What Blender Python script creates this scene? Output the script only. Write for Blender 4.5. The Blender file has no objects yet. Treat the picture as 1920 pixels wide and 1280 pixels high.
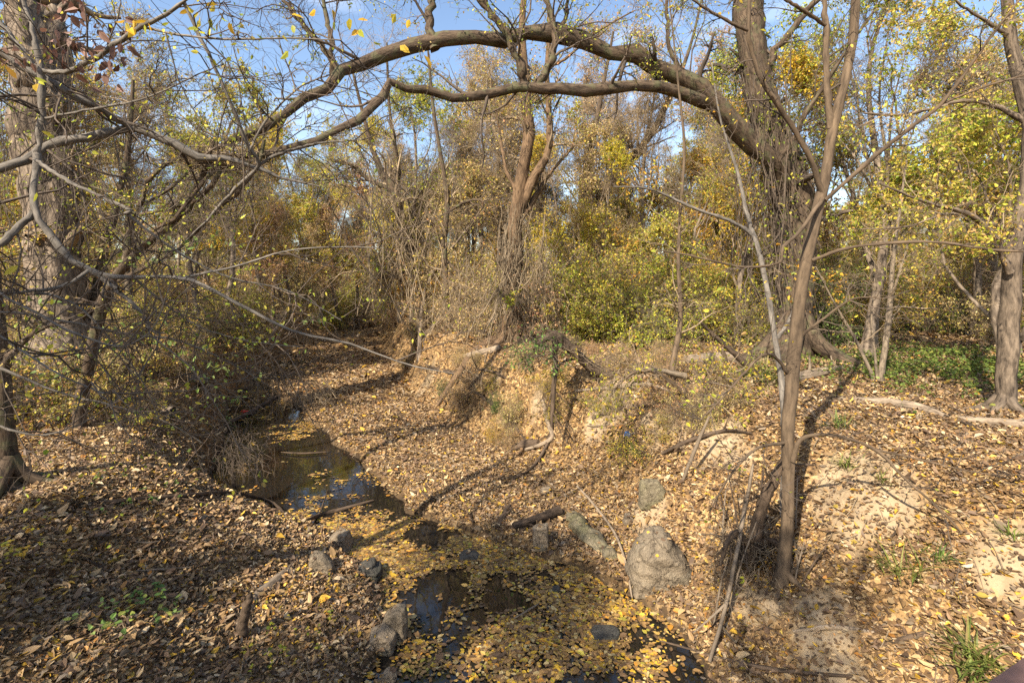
import bpy, bmesh, math, random
import numpy as np
from mathutils import Vector, Matrix

rng = np.random.default_rng(11)
random.seed(11)
SC = bpy.context.scene
COL = SC.collection
F = 960.0                       # focal length in pixels of the 1920 px wide photograph
CAM_H = 4.0
HORIZON = 520.0


def W(px, py, Y):
    """world point seen at photo pixel (px, py) when it stands Y metres away"""
    return np.array([(px - 960.0) / F * Y, Y, CAM_H - (py - HORIZON) / F * Y])


# ------------------------------------------------------------------ noise
def _hash(ix, iy, seed):
    h = (ix.astype(np.int64) * 374761393 + iy.astype(np.int64) * 668265263 + seed * 1442695041) & 0x7fffffff
    h = ((h ^ (h >> 13)) * 1274126177) & 0x7fffffff
    return ((h ^ (h >> 16)) & 0xffff) / 65535.0


def vnoise(x, y, seed=0):
    x = np.asarray(x, float); y = np.asarray(y, float)
    ix = np.floor(x); iy = np.floor(y)
    fx = x - ix; fy = y - iy
    fx = fx * fx * (3 - 2 * fx); fy = fy * fy * (3 - 2 * fy)
    a = _hash(ix, iy, seed); b = _hash(ix + 1, iy, seed)
    c = _hash(ix, iy + 1, seed); d = _hash(ix + 1, iy + 1, seed)
    return (a * (1 - fx) + b * fx) * (1 - fy) + (c * (1 - fx) + d * fx) * fy - 0.5


def fbm(x, y, seed=0, o=4):
    s = 0; a = 1.0
    for k in range(o):
        s = s + a * vnoise(x * 2 ** k, y * 2 ** k, seed + k * 17)
        a *= 0.5
    return s


def sstep(a, b, x):
    t = np.clip((x - a) / (b - a), 0, 1)
    return t * t * (3 - 2 * t)


# ------------------------------------------------------------------ terrain
TY = [-30, 3, 5, 6.1, 8.0, 9.0, 10.1, 12.8, 16, 21, 32, 42, 60, 90, 300]
TL = [-1.0, -1.0, -1.4, -1.75, -2.9, -4.8, -5.5, -6.9, -8.7, -10.2, -12.4, -14.8, -21, -35, -130]
RY = [-30, 3, 5, 6.1, 8.5, 11, 14.2, 19.7, 30, 42, 60, 90, 300]
RX = [2.4, 2.2, 1.9, 1.55, 0.9, 0.0, -2.2, -4.4, -7.6, -11, -16, -30, -120]
PY_ = [-30, 3, 5, 6, 7, 8, 8.7, 10, 12.8, 16, 18, 20, 300]
PC = [.3, .3, .25, .15, -.6, -1.8, -3.2, -4.3, -6.0, -7.9, -9.0, -9.6, -100]
PW = [1.9, 1.9, 1.8, 1.7, 1.45, 1.15, 1.55, 1.75, 1.5, 1.05, .6, -.6, -.6]


def H(x, y):
    x = np.asarray(x, float); y = np.asarray(y, float)
    wob = 0.35 * fbm(x * .9, y * .9, 3, 3)
    xl = np.interp(y, TY, TL) + wob
    xr = np.interp(y, RY, RX) + wob
    wr = np.interp(y, [-30, 3, 6, 8.5, 11, 14, 20, 30], [4.6, 4.4, 3.8, 2.8, 2.1, 1.6, 1.2, 1.5])
    wl = np.interp(y, [-30, 3, 8, 10, 16, 30], [4.6, 4.6, 3.6, 2.0, 1.5, 1.8])
    hl = np.interp(y, [-30, 3, 8, 12, 30], [1.15, 1.15, 1.2, 1.45, 1.6])
    hr = np.interp(y, [-30, 3, 9, 16, 30], [1.9, 1.75, 1.8, 1.95, 1.9])
    sr = np.clip((x - xr) / wr, 0, 1); sr = sr * sr * (3 - 2 * sr)
    sl = np.clip((xl - x) / wl, 0, 1); sl = sl * sl * (3 - 2 * sl)
    bank = hr * sr + hl * sl
    c = np.interp(y, PY_, PC); hw = np.interp(y, PY_, PW)
    t = (hw + .3 * fbm(x * 1.3, y * 1.3, 9, 3) - np.abs(x - c)) / .45
    bed = 0.14 + 0.06 * fbm(x * .8, y * .8, 21, 3) - 0.40 * sstep(-.6, 1.0, t)
    z = bank + bed
    z = z + (0.22 * fbm(x * .35, y * .35, 5, 3) + .13 * fbm(x * 1.6, y * 1.6, 6, 3)) * np.clip(bank / 1.2, 0, 1)
    # gully notches eaten into the bank face
    face = np.clip(1 - np.abs(sr - .5) * 2, 0, 1)
    z = z - .34 * face * np.clip(fbm(x * 1.1, y * 1.1, 33, 3), 0, 1) * 1.4 + .16 * face * fbm(x * 3.1, y * 3.1, 35, 3)
    far = np.clip(y - 34, 0, 400)
    z = z + far * 0.035 + np.clip(np.abs(x) - 25, 0, 300) * .02
    return z


def hit(px, py, ymin=2.5):
    """ground point under photo pixel"""
    for Y in np.concatenate([np.arange(ymin, 30, .02), np.arange(30, 140, .2)]):
        p = W(px, py, Y)
        if p[2] <= max(float(H(p[0], p[1])), -.002):
            return np.array([p[0], p[1], float(H(p[0], p[1]))])
    return W(px, py, 60)


# ------------------------------------------------------------------ scene helpers
LABELS = {}


def tag(o, label, cat, group=None, kind=None):
    if label:
        n = len(label.split())
        assert 4 <= n <= 16, label
        o['label'] = label
    if cat: o['category'] = cat
    if group: o['group'] = group
    if kind: o['kind'] = kind
    if label and not kind:
        LABELS.setdefault(label, []).append(o.name)
    return o


def empty(name, loc, label, cat, group=None, rz=0, s=1):
    o = bpy.data.objects.new(name, None)
    o.empty_display_size = .3
    COL.objects.link(o)
    o.location = loc; o.rotation_euler = (0, 0, rz); o.scale = (s, s, s)
    tag(o, label, cat, group)
    return o


def copy_tree(root, loc, rz, s, label=None, group=None):
    r = root.copy(); COL.objects.link(r)
    r.location = loc; r.rotation_euler = (0, 0, rz); r.scale = s if hasattr(s, '__len__') else (s, s, s)
    if label: r['label'] = label
    if group: r['group'] = group
    LABELS.setdefault(r['label'], []).append(r.name)
    for ch in root.children:
        c = ch.copy(); COL.objects.link(c); c.parent = r
    return r


class MB:
    """collects quads with numpy"""
    def __init__(s):
        s.v = []; s.f = []; s.m = []; s.t = []; s.b = []; s.sm = []; s.n = 0

    def add(s, v, f, mat=0, tint=None, bark=None, smooth=True):
        v = np.asarray(v, np.float32).reshape(-1, 3); f = np.asarray(f, np.int64).reshape(-1, 4)
        if not len(f): return
        s.v.append(v); s.f.append(f + s.n); s.n += len(v)
        s.m.append(np.full(len(f), mat, np.int32))
        s.t.append(np.full(len(f), .5, np.float32) if tint is None else np.asarray(tint, np.float32))
        s.b.append(np.zeros((len(v), 3), np.float32) if bark is None else np.asarray(bark, np.float32).reshape(-1, 3))
        s.sm.append(np.full(len(f), smooth, bool))

    def build(s, name, mats, parent=None, origin=None):
        v = np.concatenate(s.v); f = np.concatenate(s.f)
        if origin is not None: v = v - np.asarray(origin, np.float32)
        me = bpy.data.meshes.new(name)
        me.vertices.add(len(v)); me.vertices.foreach_set('co', v.ravel())
        me.loops.add(f.size); me.loops.foreach_set('vertex_index', f.ravel().astype(np.int32))
        me.polygons.add(len(f)); me.polygons.foreach_set('loop_start', (np.arange(len(f)) * 4).astype(np.int32))
        me.polygons.foreach_set('material_index', np.concatenate(s.m))
        me.update(calc_edges=True)
        me.polygons.foreach_set('use_smooth', np.concatenate(s.sm))
        a = me.attributes.new('tint', 'FLOAT', 'FACE'); a.data.foreach_set('value', np.concatenate(s.t))
        a = me.attributes.new('barkco', 'FLOAT_VECTOR', 'POINT'); a.data.foreach_set('vector', np.concatenate(s.b).ravel())
        for m in mats: me.materials.append(m)
        o = bpy.data.objects.new(name, me); COL.objects.link(o)
        if parent is not None: o.parent = parent
        return o


def norm(a):
    return a / np.maximum(np.linalg.norm(a, axis=-1, keepdims=True), 1e-9)


def tubes(mb, P, R, sides=3, mat=0, ridge=0.0, seed=0, tint=None, cap=False):
    """P (M,K,3), R (M,K): M tubes at once"""
    P = np.asarray(P, float); R = np.asarray(R, float)
    if not len(P): return
    M, K = P.shape[:2]
    T = np.empty_like(P)
    T[:, 1:-1] = P[:, 2:] - P[:, :-2]; T[:, 0] = P[:, 1] - P[:, 0]; T[:, -1] = P[:, -1] - P[:, -2]
    T = norm(T)
    # a reference that is never near-parallel to the tube's mean direction
    mean = norm(P[:, -1] - P[:, 0])
    ref = np.where(np.abs(mean[:, 2:3]) < .7, np.array([[0, 0, 1.]]), np.array([[1., .2, 0]]))
    A = norm(np.cross(T, ref[:, None, :])); B = np.cross(T, A)
    th = np.arange(sides) / sides * 2 * np.pi
    cs = np.cos(th)[None, None, :, None]; sn = np.sin(th)[None, None, :, None]
    seg = np.linalg.norm(np.diff(P, axis=1), axis=2); ln = np.concatenate([np.zeros((M, 1)), np.cumsum(seg, 1)], 1)
    rad = np.repeat(R[:, :, None], sides, 2)
    if ridge:
        thg = np.broadcast_to(th, rad.shape); lg = np.broadcast_to(ln[:, :, None], rad.shape)
        u = np.cos(thg) * 2.2; w = np.sin(thg) * 2.2
        rad = rad * (1 + ridge * (2.0 * vnoise(u + 7 * w, lg * 1.3 + seed, seed) + 1.3 * vnoise(u * 2.2 + 5, w * 2.2 + lg * .8, seed + 5)))
    V = P[:, :, None, :] + rad[..., None] * (cs * A[:, :, None, :] + sn * B[:, :, None, :])
    if sides > 4:
        rr = np.mean(R)
        bk = np.stack([np.broadcast_to(np.cos(th) * rr, rad.shape), np.broadcast_to(np.sin(th) * rr, rad.shape),
                       np.broadcast_to(ln[:, :, None] * .22, rad.shape)], -1) + seed * .37
    else:
        bk = None
    i = np.arange(M)[:, None, None] * K * sides + np.arange(K - 1)[None, :, None] * sides
    j = np.arange(sides)[None, None, :]; j2 = (j + 1) % sides
    Q = np.stack([i + j, i + j2, i + sides + j2, i + sides + j], -1)
    tt = None
    if tint is not None: tt = np.repeat(np.asarray(tint), (K - 1) * sides)
    mb.add(V, Q, mat, tt, bk)
    if cap:
        for m in range(M):
            for e in (0, K - 1):
                ring = V[m, e]; c = ring.mean(0); vv = np.vstack([ring, c[None]])
                q = [[a, (a + 1) % sides, sides, sides] for a in range(sides)]
                q = [[a, (a + 1) % sides, (a + 2) % sides, sides] for a in range(0, sides, 2)]
                mb.add(vv, q, 1 if mat == 0 and cap == 2 else mat, None, None, False)


def leaves(mb, pos, axis, nrm, L, mat=1, wid=.55, fold=.25, tint=None, curl=.15):
    """six-point leaves folded along the midrib"""
    n = len(pos)
    if not n: return
    axis = norm(axis); side = norm(np.cross(nrm, axis)); nr = np.cross(axis, side)
    L = np.broadcast_to(np.asarray(L, float), (n,))[:, None]
    w = L * wid * rng.uniform(.75, 1.2, (n, 1)); c = rng.normal(0, 1, (n, 1)) * curl
    f = fold * w * rng.uniform(-.6, 1.2, (n, 1))
    b = pos
    tip = pos + axis * L + nr * c * L
    m1 = pos + axis * L * .28; m2 = pos + axis * L * .68 + nr * c * L * .3
    V = np.stack([b, m1 + side * w * .5 + nr * f, m2 + side * w * .38 + nr * f, tip,
                  m2 - side * w * .38 + nr * f, m1 - side * w * .5 + nr * f], 1)
    i = np.arange(n)[:, None] * 6
    Q = np.concatenate([i + np.array([[0, 3, 2, 1]]), i + np.array([[0, 5, 4, 3]])], 1).reshape(-1, 4)
    if tint is None: tint = rng.random(n)
    mb.add(V, Q, mat, np.repeat(tint, 2), None, False)


def at_t(P, R, t):
    """points, tangents, radii on tubes P (M,K,3) at t (M,n)"""
    M, K = P.shape[:2]
    x = t * (K - 1); i = np.clip(np.floor(x).astype(int), 0, K - 2); f = (x - i)
    m = np.arange(M)[:, None]
    a = P[m, i]; b = P[m, i + 1]
    return a + (b - a) * f[..., None], norm(b - a), R[m, i] * (1 - f) + R[m, i + 1] * f


def spawn(P, R, n, lo=.2, hi=1, ang=(.5, 1.0), ln=(.3, .6), K=5, rr=.5, up=.1, wander=.25, absolute=False, rmin=.002, taper=.25):
    M = len(P)
    t = rng.uniform(lo, hi, (M, n))
    p, T, r = at_t(P, R, t)
    plen = np.linalg.norm(np.diff(P, axis=1), axis=2).sum(1)
    p = p.reshape(-1, 3); T = T.reshape(-1, 3); r = r.reshape(-1)
    N = len(p)
    q = norm(np.cross(T, rng.normal(size=(N, 3))))
    a = rng.uniform(ang[0], ang[1], (N, 1))
    d = norm(np.cos(a) * T + np.sin(a) * q + np.array([0, 0, up]))
    L = rng.uniform(ln[0], ln[1], N)
    if not absolute: L = L * np.repeat(plen, n) * (1.15 - .6 * t.reshape(-1))
    out = np.empty((N, K, 3)); out[:, 0] = p
    for k in range(1, K):
        d = norm(d + rng.normal(size=(N, 3)) * wander + np.array([0, 0, up * .5]))
        out[:, k] = out[:, k - 1] + d * (L / (K - 1))[:, None]
    r0 = np.maximum(r * rr * rng.uniform(.7, 1.1, N), rmin)
    R2 = r0[:, None] * np.linspace(1, taper, K)[None]
    return out, R2


def twig_leaves(mb, P, R, n, L, mat=1, droop=.4, tint=None, keep=1.0, lo=.15, wid=.55, clump=None):
    t = rng.uniform(lo, 1, (len(P), n))
    p, T, r = at_t(P, R, t)
    p = p.reshape(-1, 3); T = T.reshape(-1, 3)
    N = len(p)
    k = rng.random(N) < keep
    if clump is not None:
        k &= fbm(p[:, 0] * clump + p[:, 1] * .7 * clump, p[:, 2] * clump - p[:, 1] * .6 * clump, 77, 2) > rng.uniform(-.25, .25, N)
    p = p[k]; T = T[k]; N = len(p)
    ax = norm(T * .5 + rng.normal(size=(N, 3)) * .7 + np.array([0, 0, -droop]))
    nr = norm(rng.normal(size=(N, 3)) * .8 + np.array([0, 0, .8]))
    leaves(mb, p, ax, nr, rng.uniform(L * .65, L * 1.25, N), mat, wid, tint=None if tint is None else tint(N))


def smooth_path(pts, n, wob=0.0):
    """pts list of rows (any width) -> n rows by Catmull-Rom"""
    p = np.asarray(pts, float)
    d = np.concatenate([[0], np.cumsum(np.linalg.norm(np.diff(p[:, :3], axis=0), axis=1) ** .5 + 1e-6)])
    s = np.linspace(0, d[-1], n)
    out = np.empty((n, p.shape[1]))
    for k, x in enumerate(s):
        i = int(np.clip(np.searchsorted(d, x, side='right') - 1, 0, len(p) - 2))
        u = (x - d[i]) / (d[i + 1] - d[i])
        p0 = p[max(i - 1, 0)]; p1 = p[i]; p2 = p[i + 1]; p3 = p[min(i + 2, len(p) - 1)]
        out[k] = .5 * ((2 * p1) + (-p0 + p2) * u + (2 * p0 - 5 * p1 + 4 * p2 - p3) * u * u + (-p0 + 3 * p1 - 3 * p2 + p3) * u ** 3)
    if wob:
        out[:, :3] += np.cumsum(rng.normal(size=(n, 3)), 0) * 0 + rng.normal(size=(n, 3)) * wob
    return out


def limb(rows, n=28, wob=0.0):
    """rows (px, py, Y, width px) -> P (1,n,3), R (1,n)"""
    pts = []
    for px, py, Y, w in rows:
        p = W(px, py, Y); pts.append([p[0], p[1], p[2], w * Y / F / 2])
    s = smooth_path(pts, n, 0)
    P = s[:, :3].copy(); R = np.maximum(s[:, 3], .0015)
    if wob:
        P[1:] += rng.normal(size=(n - 1, 3)) * R[1:, None] * wob
    return P[None], R[None]


# ------------------------------------------------------------------ materials
def new_mat(name):
    m = bpy.data.materials.new(name); m.use_nodes = True
    nt = m.node_tree
    return m, nt, nt.nodes['Principled BSDF'], nt.nodes['Material Output']


def ramp(nt, stops, const=False):
    r = nt.nodes.new('ShaderNodeValToRGB'); cr = r.color_ramp
    cr.interpolation = 'CONSTANT' if const else 'LINEAR'
    while len(cr.elements) < len(stops): cr.elements.new(.5)
    for e, (p, c) in zip(cr.elements, stops):
        e.position = p; e.color = (*c, 1)
    return r


def leaf_mat(name, cols, weights=None, trans=.35, rough=.55, jitter=.12):
    m, nt, bs, out = new_mat(name)
    at = nt.nodes.new('ShaderNodeAttribute'); at.attribute_name = 'tint'
    w = np.asarray(weights if weights else [1] * len(cols), float); w /= w.sum()
    pos = np.concatenate([[0], np.cumsum(w)[:-1]])
    r = ramp(nt, list(zip(pos, cols)), True)
    nt.links.new(at.outputs['Fac'], r.inputs['Fac'])
    # per-leaf brightness variation
    mt = nt.nodes.new('ShaderNodeMath'); mt.operation = 'MULTIPLY'; mt.inputs[1].default_value = 91.7
    fr = nt.nodes.new('ShaderNodeMath'); fr.operation = 'FRACT'
    mr = nt.nodes.new('ShaderNodeMapRange'); mr.inputs['To Min'].default_value = .65; mr.inputs['To Max'].default_value = 1.3
    nt.links.new(at.outputs['Fac'], mt.inputs[0]); nt.links.new(mt.outputs[0], fr.inputs[0]); nt.links.new(fr.outputs[0], mr.inputs['Value'])
    oi = nt.nodes.new('ShaderNodeObjectInfo')
    hs = nt.nodes.new('ShaderNodeHueSaturation')
    mh = nt.nodes.new('ShaderNodeMapRange'); mh.inputs['To Min'].default_value = .5 - .03; mh.inputs['To Max'].default_value = .5 + .025
    nt.links.new(oi.outputs['Random'], mh.inputs['Value']); nt.links.new(mh.outputs[0], hs.inputs['Hue'])
    nt.links.new(mr.outputs[0], hs.inputs['Value']); nt.links.new(r.outputs['Color'], hs.inputs['Color'])
    nt.links.new(hs.outputs['Color'], bs.inputs['Base Color'])
    bs.inputs['Roughness'].default_value = rough; bs.inputs['Specular IOR Level'].default_value = .35
    tr = nt.nodes.new('ShaderNodeBsdfTranslucent'); nt.links.new(hs.outputs['Color'], tr.inputs['Color'])
    mx = nt.nodes.new('ShaderNodeMixShader'); mx.inputs[0].default_value = trans
    nt.links.new(bs.outputs[0], mx.inputs[1]); nt.links.new(tr.outputs[0], mx.inputs[2])
    nt.links.new(mx.outputs[0], out.inputs['Surface'])
    return m


def bark_mat(name, dark, light, scale=30, bump=.6, moss=None):
    m, nt, bs, out = new_mat(name)
    at = nt.nodes.new('ShaderNodeAttribute'); at.attribute_name = 'barkco'
    n1 = nt.nodes.new('ShaderNodeTexNoise'); n1.inputs['Scale'].default_value = scale; n1.inputs['Detail'].default_value = 5; n1.inputs['Roughness'].default_value = .65
    n2 = nt.nodes.new('ShaderNodeTexNoise'); n2.inputs['Scale'].default_value = 2.5; n2.inputs['Detail'].default_value = 4
    tc = nt.nodes.new('ShaderNodeTexCoord')
    nt.links.new(at.outputs['Vector'], n1.inputs['Vector']); nt.links.new(tc.outputs['Object'], n2.inputs['Vector'])
    r = ramp(nt, [(.32, dark), (.62, light), (.8, tuple(min(1, c * 1.25) for c in light))])
    nt.links.new(n1.outputs['Fac'], r.inputs['Fac'])
    mx = nt.nodes.new('ShaderNodeMix'); mx.data_type = 'RGBA'; mx.blend_type = 'MULTIPLY'; mx.inputs['Factor'].default_value = .7
    r2 = ramp(nt, [(.3, (.65, .62, .58)), (.7, (1.25, 1.2, 1.1))])
    nt.links.new(n2.outputs['Fac'], r2.inputs['Fac'])
    nt.links.new(r.outputs['Color'], mx.inputs['A']); nt.links.new(r2.outputs['Color'], mx.inputs['B'])
    last = mx.outputs['Result']
    if moss:
        n3 = nt.nodes.new('ShaderNodeTexNoise'); n3.inputs['Scale'].default_value = 5; n3.inputs['Detail'].default_value = 6
        nt.links.new(tc.outputs['Object'], n3.inputs['Vector'])
        r3 = ramp(nt, [(.52, (0, 0, 0)), (.66, (.75, .75, .75))]); nt.links.new(n3.outputs['Fac'], r3.inputs['Fac'])
        m2 = nt.nodes.new('ShaderNodeMix'); m2.data_type = 'RGBA'; m2.inputs['B'].default_value = (*moss, 1)
        nt.links.new(r3.outputs['Color'], m2.inputs['Factor']); nt.links.new(last, m2.inputs['A']); last = m2.outputs['Result']
    nt.links.new(last, bs.inputs['Base Color'])
    bs.inputs['Roughness'].default_value = .9; bs.inputs['Specular IOR Level'].default_value = .2
    b = nt.nodes.new('ShaderNodeBump'); b.inputs['Strength'].default_value = bump; b.inputs['Distance'].default_value = .02
    nt.links.new(n1.outputs['Fac'], b.inputs['Height']); nt.links.new(b.outputs[0], bs.inputs['Normal'])
    return m


def twig_mat(name, a, b):
    m, nt, bs, out = new_mat(name)
    tc = nt.nodes.new('ShaderNodeTexCoord')
    n = nt.nodes.new('ShaderNodeTexNoise'); n.inputs['Scale'].default_value = 1.7; n.inputs['Detail'].default_value = 5
    nt.links.new(tc.outputs['Object'], n.inputs['Vector'])
    r = ramp(nt, [(.35, a), (.65, b)]); nt.links.new(n.outputs['Fac'], r.inputs['Fac'])
    nt.links.new(r.outputs['Color'], bs.inputs['Base Color']); bs.inputs['Roughness'].default_value = .85
    bs.inputs['Specular IOR Level'].default_value = .25
    return m


BARK_GREY = bark_mat('bark_furrowed_grey', (.04, .03, .024), (.25, .20, .155), 20, 1.0)
BARK_BROWN = bark_mat('bark_brown', (.022, .016, .012), (.125, .09, .062), 24, 1.0, moss=(.10, .10, .05))
BARK_TAN = bark_mat('bark_tan', (.05, .032, .02), (.19, .125, .075), 26, .7)
BARK_PALE = bark_mat('bark_pale', (.09, .07, .052), (.26, .21, .155), 30, .4)
BARK_EDGE = bark_mat('bark_grey_brown', (.03, .023, .018), (.19, .148, .11), 22, .9)
BARK_SAPLING = bark_mat('bark_smooth_tan', (.05, .036, .025), (.145, .105, .07), 22, .35)
BARK_SLATE = bark_mat('bark_slate_grey', (.075, .067, .06), (.21, .188, .165), 40, .3)
WOOD_OLD = bark_mat('weathered_wood', (.10, .075, .055), (.33, .26, .19), 24, .7)
WOOD_DARK = bark_mat('rotting_wood', (.03, .022, .016), (.12, .085, .06), 24, .7)
TWIG_DARK = twig_mat('twig_dark', (.045, .034, .026), (.145, .108, .078))
TWIG_TAN = twig_mat('twig_tan', (.13, .092, .058), (.36, .27, .17))
TWIG_GREY = twig_mat('twig_grey', (.10, .075, .052), (.26, .20, .14))

TWIG_VINE = twig_mat('vine_stem', (.10, .072, .045), (.31, .235, .15))

Lm_yel = leaf_mat('leaves_yellow', [(.66, .46, .04), (.70, .44, .04), (.52, .44, .05), (.34, .36, .04), (.55, .32, .05)], [3, 3, 3, 2, 1], .42)
Lm_grn = leaf_mat('leaves_yellow_green', [(.44, .46, .05), (.29, .34, .035), (.58, .52, .06), (.19, .23, .03), (.64, .47, .06), (.48, .31, .10)], [3, 3, 3, 2, 2, 1], .42)
Lm_dry = leaf_mat('leaves_dry_tan', [(.56, .38, .17), (.46, .29, .12), (.66, .50, .26), (.56, .43, .10), (.40, .36, .06), (.36, .18, .07)], [4, 3, 2, 2, 2, 1], .3)
Lm_mix = leaf_mat('leaves_mixed_autumn', [(.58, .49, .06), (.40, .41, .045), (.60, .39, .10), (.44, .27, .09), (.22, .26, .03), (.68, .52, .09)], [3, 3, 2, 2, 2, 2], .4)
Lm_dgr = leaf_mat('leaves_deep_green', [(.08, .13, .025), (.12, .19, .035), (.19, .26, .05), (.28, .31, .06)], [3, 3, 2, 1], .35)
Lm_brn = leaf_mat('leaves_russet', [(.15, .085, .052), (.20, .12, .07), (.25, .16, .10), (.11, .065, .042)], None, .25)
Lm_bri = leaf_mat('leaves_fresh_green', [(.20, .30, .07), (.26, .34, .10), (.14, .22, .05), (.36, .38, .08)], None, .4)
Lm_grass = leaf_mat('grass_green', [(.10, .15, .03), (.15, .20, .04), (.22, .24, .06), (.33, .28, .11)], [3, 3, 2, 1], .3)
Lm_lit = leaf_mat('litter_leaves', [(.34, .226, .098), (.22, .141, .067), (.46, .33, .155), (.13, .085, .048), (.55, .43, .245), (.57, .37, .045), (.43, .22, .05), (.26, .20, .125), (.41, .315, .06)],
                  [6, 8, 3.8, 8, 1.4, 1.2, .6, 3, .5], .08, .6)
Lm_float = leaf_mat('floating_leaves', [(.56, .34, .035), (.40, .25, .07), (.26, .15, .055), (.46, .34, .15), (.48, .22, .035), (.36, .30, .05), (.15, .09, .045)],
                    [2.2, 4, 7, 1.6, 1.2, .7, 6], .05, .45)


def rock_mat(name, a, b, moss, mossy=.5):
    m, nt, bs, out = new_mat(name)
    tc = nt.nodes.new('ShaderNodeTexCoord')
    n = nt.nodes.new('ShaderNodeTexNoise'); n.inputs['Scale'].default_value = 6; n.inputs['Detail'].default_value = 9; n.inputs['Roughness'].default_value = .7
    n3 = nt.nodes.new('ShaderNodeTexNoise'); n3.inputs['Scale'].default_value = 2.3; n3.inputs['Detail'].default_value = 5
    n4 = nt.nodes.new('ShaderNodeTexNoise'); n4.inputs['Scale'].default_value = 60; n4.inputs['Detail'].default_value = 4
    for x in (n, n3, n4): nt.links.new(tc.outputs['Object'], x.inputs['Vector'])
    r = ramp(nt, [(.3, a), (.7, b)]); nt.links.new(n.outputs['Fac'], r.inputs['Fac'])
    r3 = ramp(nt, [(mossy - .06, (0, 0, 0)), (mossy + .12, (.8, .8, .8))]); nt.links.new(n3.outputs['Fac'], r3.inputs['Fac'])
    mx = nt.nodes.new('ShaderNodeMix'); mx.data_type = 'RGBA'; mx.inputs['B'].default_value = (*moss, 1)
    nt.links.new(r3.outputs['Color'], mx.inputs['Factor']); nt.links.new(r.outputs['Color'], mx.inputs['A'])
    vc = nt.nodes.new('ShaderNodeTexVoronoi'); vc.feature = 'DISTANCE_TO_EDGE'; vc.inputs['Scale'].default_value = 4.5
    wv = nt.nodes.new('ShaderNodeMix'); wv.data_type = 'VECTOR'; wv.inputs['Factor'].default_value = .22
    nt.links.new(tc.outputs['Object'], wv.inputs['A']); nt.links.new(n.outputs['Color'], wv.inputs['B']); nt.links.new(wv.outputs['Result'], vc.inputs['Vector'])
    rc = ramp(nt, [(0, (.25, .22, .19)), (.035, (1, 1, 1))]); nt.links.new(vc.outputs['Distance'], rc.inputs['Fac'])
    sp4 = ramp(nt, [(.35, (.6, .57, .52)), (.6, (1.15, 1.12, 1.05))]); nt.links.new(n4.outputs['Fac'], sp4.inputs['Fac'])
    m5 = nt.nodes.new('ShaderNodeMix'); m5.data_type = 'RGBA'; m5.blend_type = 'MULTIPLY'; m5.inputs['Factor'].default_value = 1
    m6 = nt.nodes.new('ShaderNodeMix'); m6.data_type = 'RGBA'; m6.blend_type = 'MULTIPLY'; m6.inputs['Factor'].default_value = .8
    nt.links.new(mx.outputs['Result'], m5.inputs['A']); nt.links.new(rc.outputs['Color'], m5.inputs['B'])
    nt.links.new(m5.outputs['Result'], m6.inputs['A']); nt.links.new(sp4.outputs['Color'], m6.inputs['B'])
    nt.links.new(m6.outputs['Result'], bs.inputs['Base Color']); bs.inputs['Roughness'].default_value = .85
    ad = nt.nodes.new('ShaderNodeMath'); ad.operation = 'MULTIPLY_ADD'; ad.inputs[1].default_value = .3
    nt.links.new(n4.outputs['Fac'], ad.inputs[0]); nt.links.new(n.outputs['Fac'], ad.inputs[2])
    bp = nt.nodes.new('ShaderNodeBump'); bp.inputs['Strength'].default_value = .9; bp.inputs['Distance'].default_value = .07
    nt.links.new(ad.outputs[0], bp.inputs['Height']); nt.links.new(bp.outputs[0], bs.inputs['Normal'])
    return m


ROCK_GREY = rock_mat('limestone_grey', (.115, .09, .062), (.30, .24, .168), (.22, .20, .15), .6)
ROCK_MOSS = rock_mat('limestone_mossy', (.14, .115, .075), (.32, .27, .18), (.14, .13, .06), .5)
ROCK_TAN = rock_mat('limestone_tan', (.17, .13, .09), (.34, .27, .19), (.2, .18, .11), .62)
ROCK_WET = rock_mat('wet_stone', (.035, .032, .028), (.12, .11, .09), (.07, .075, .05), .55)


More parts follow.
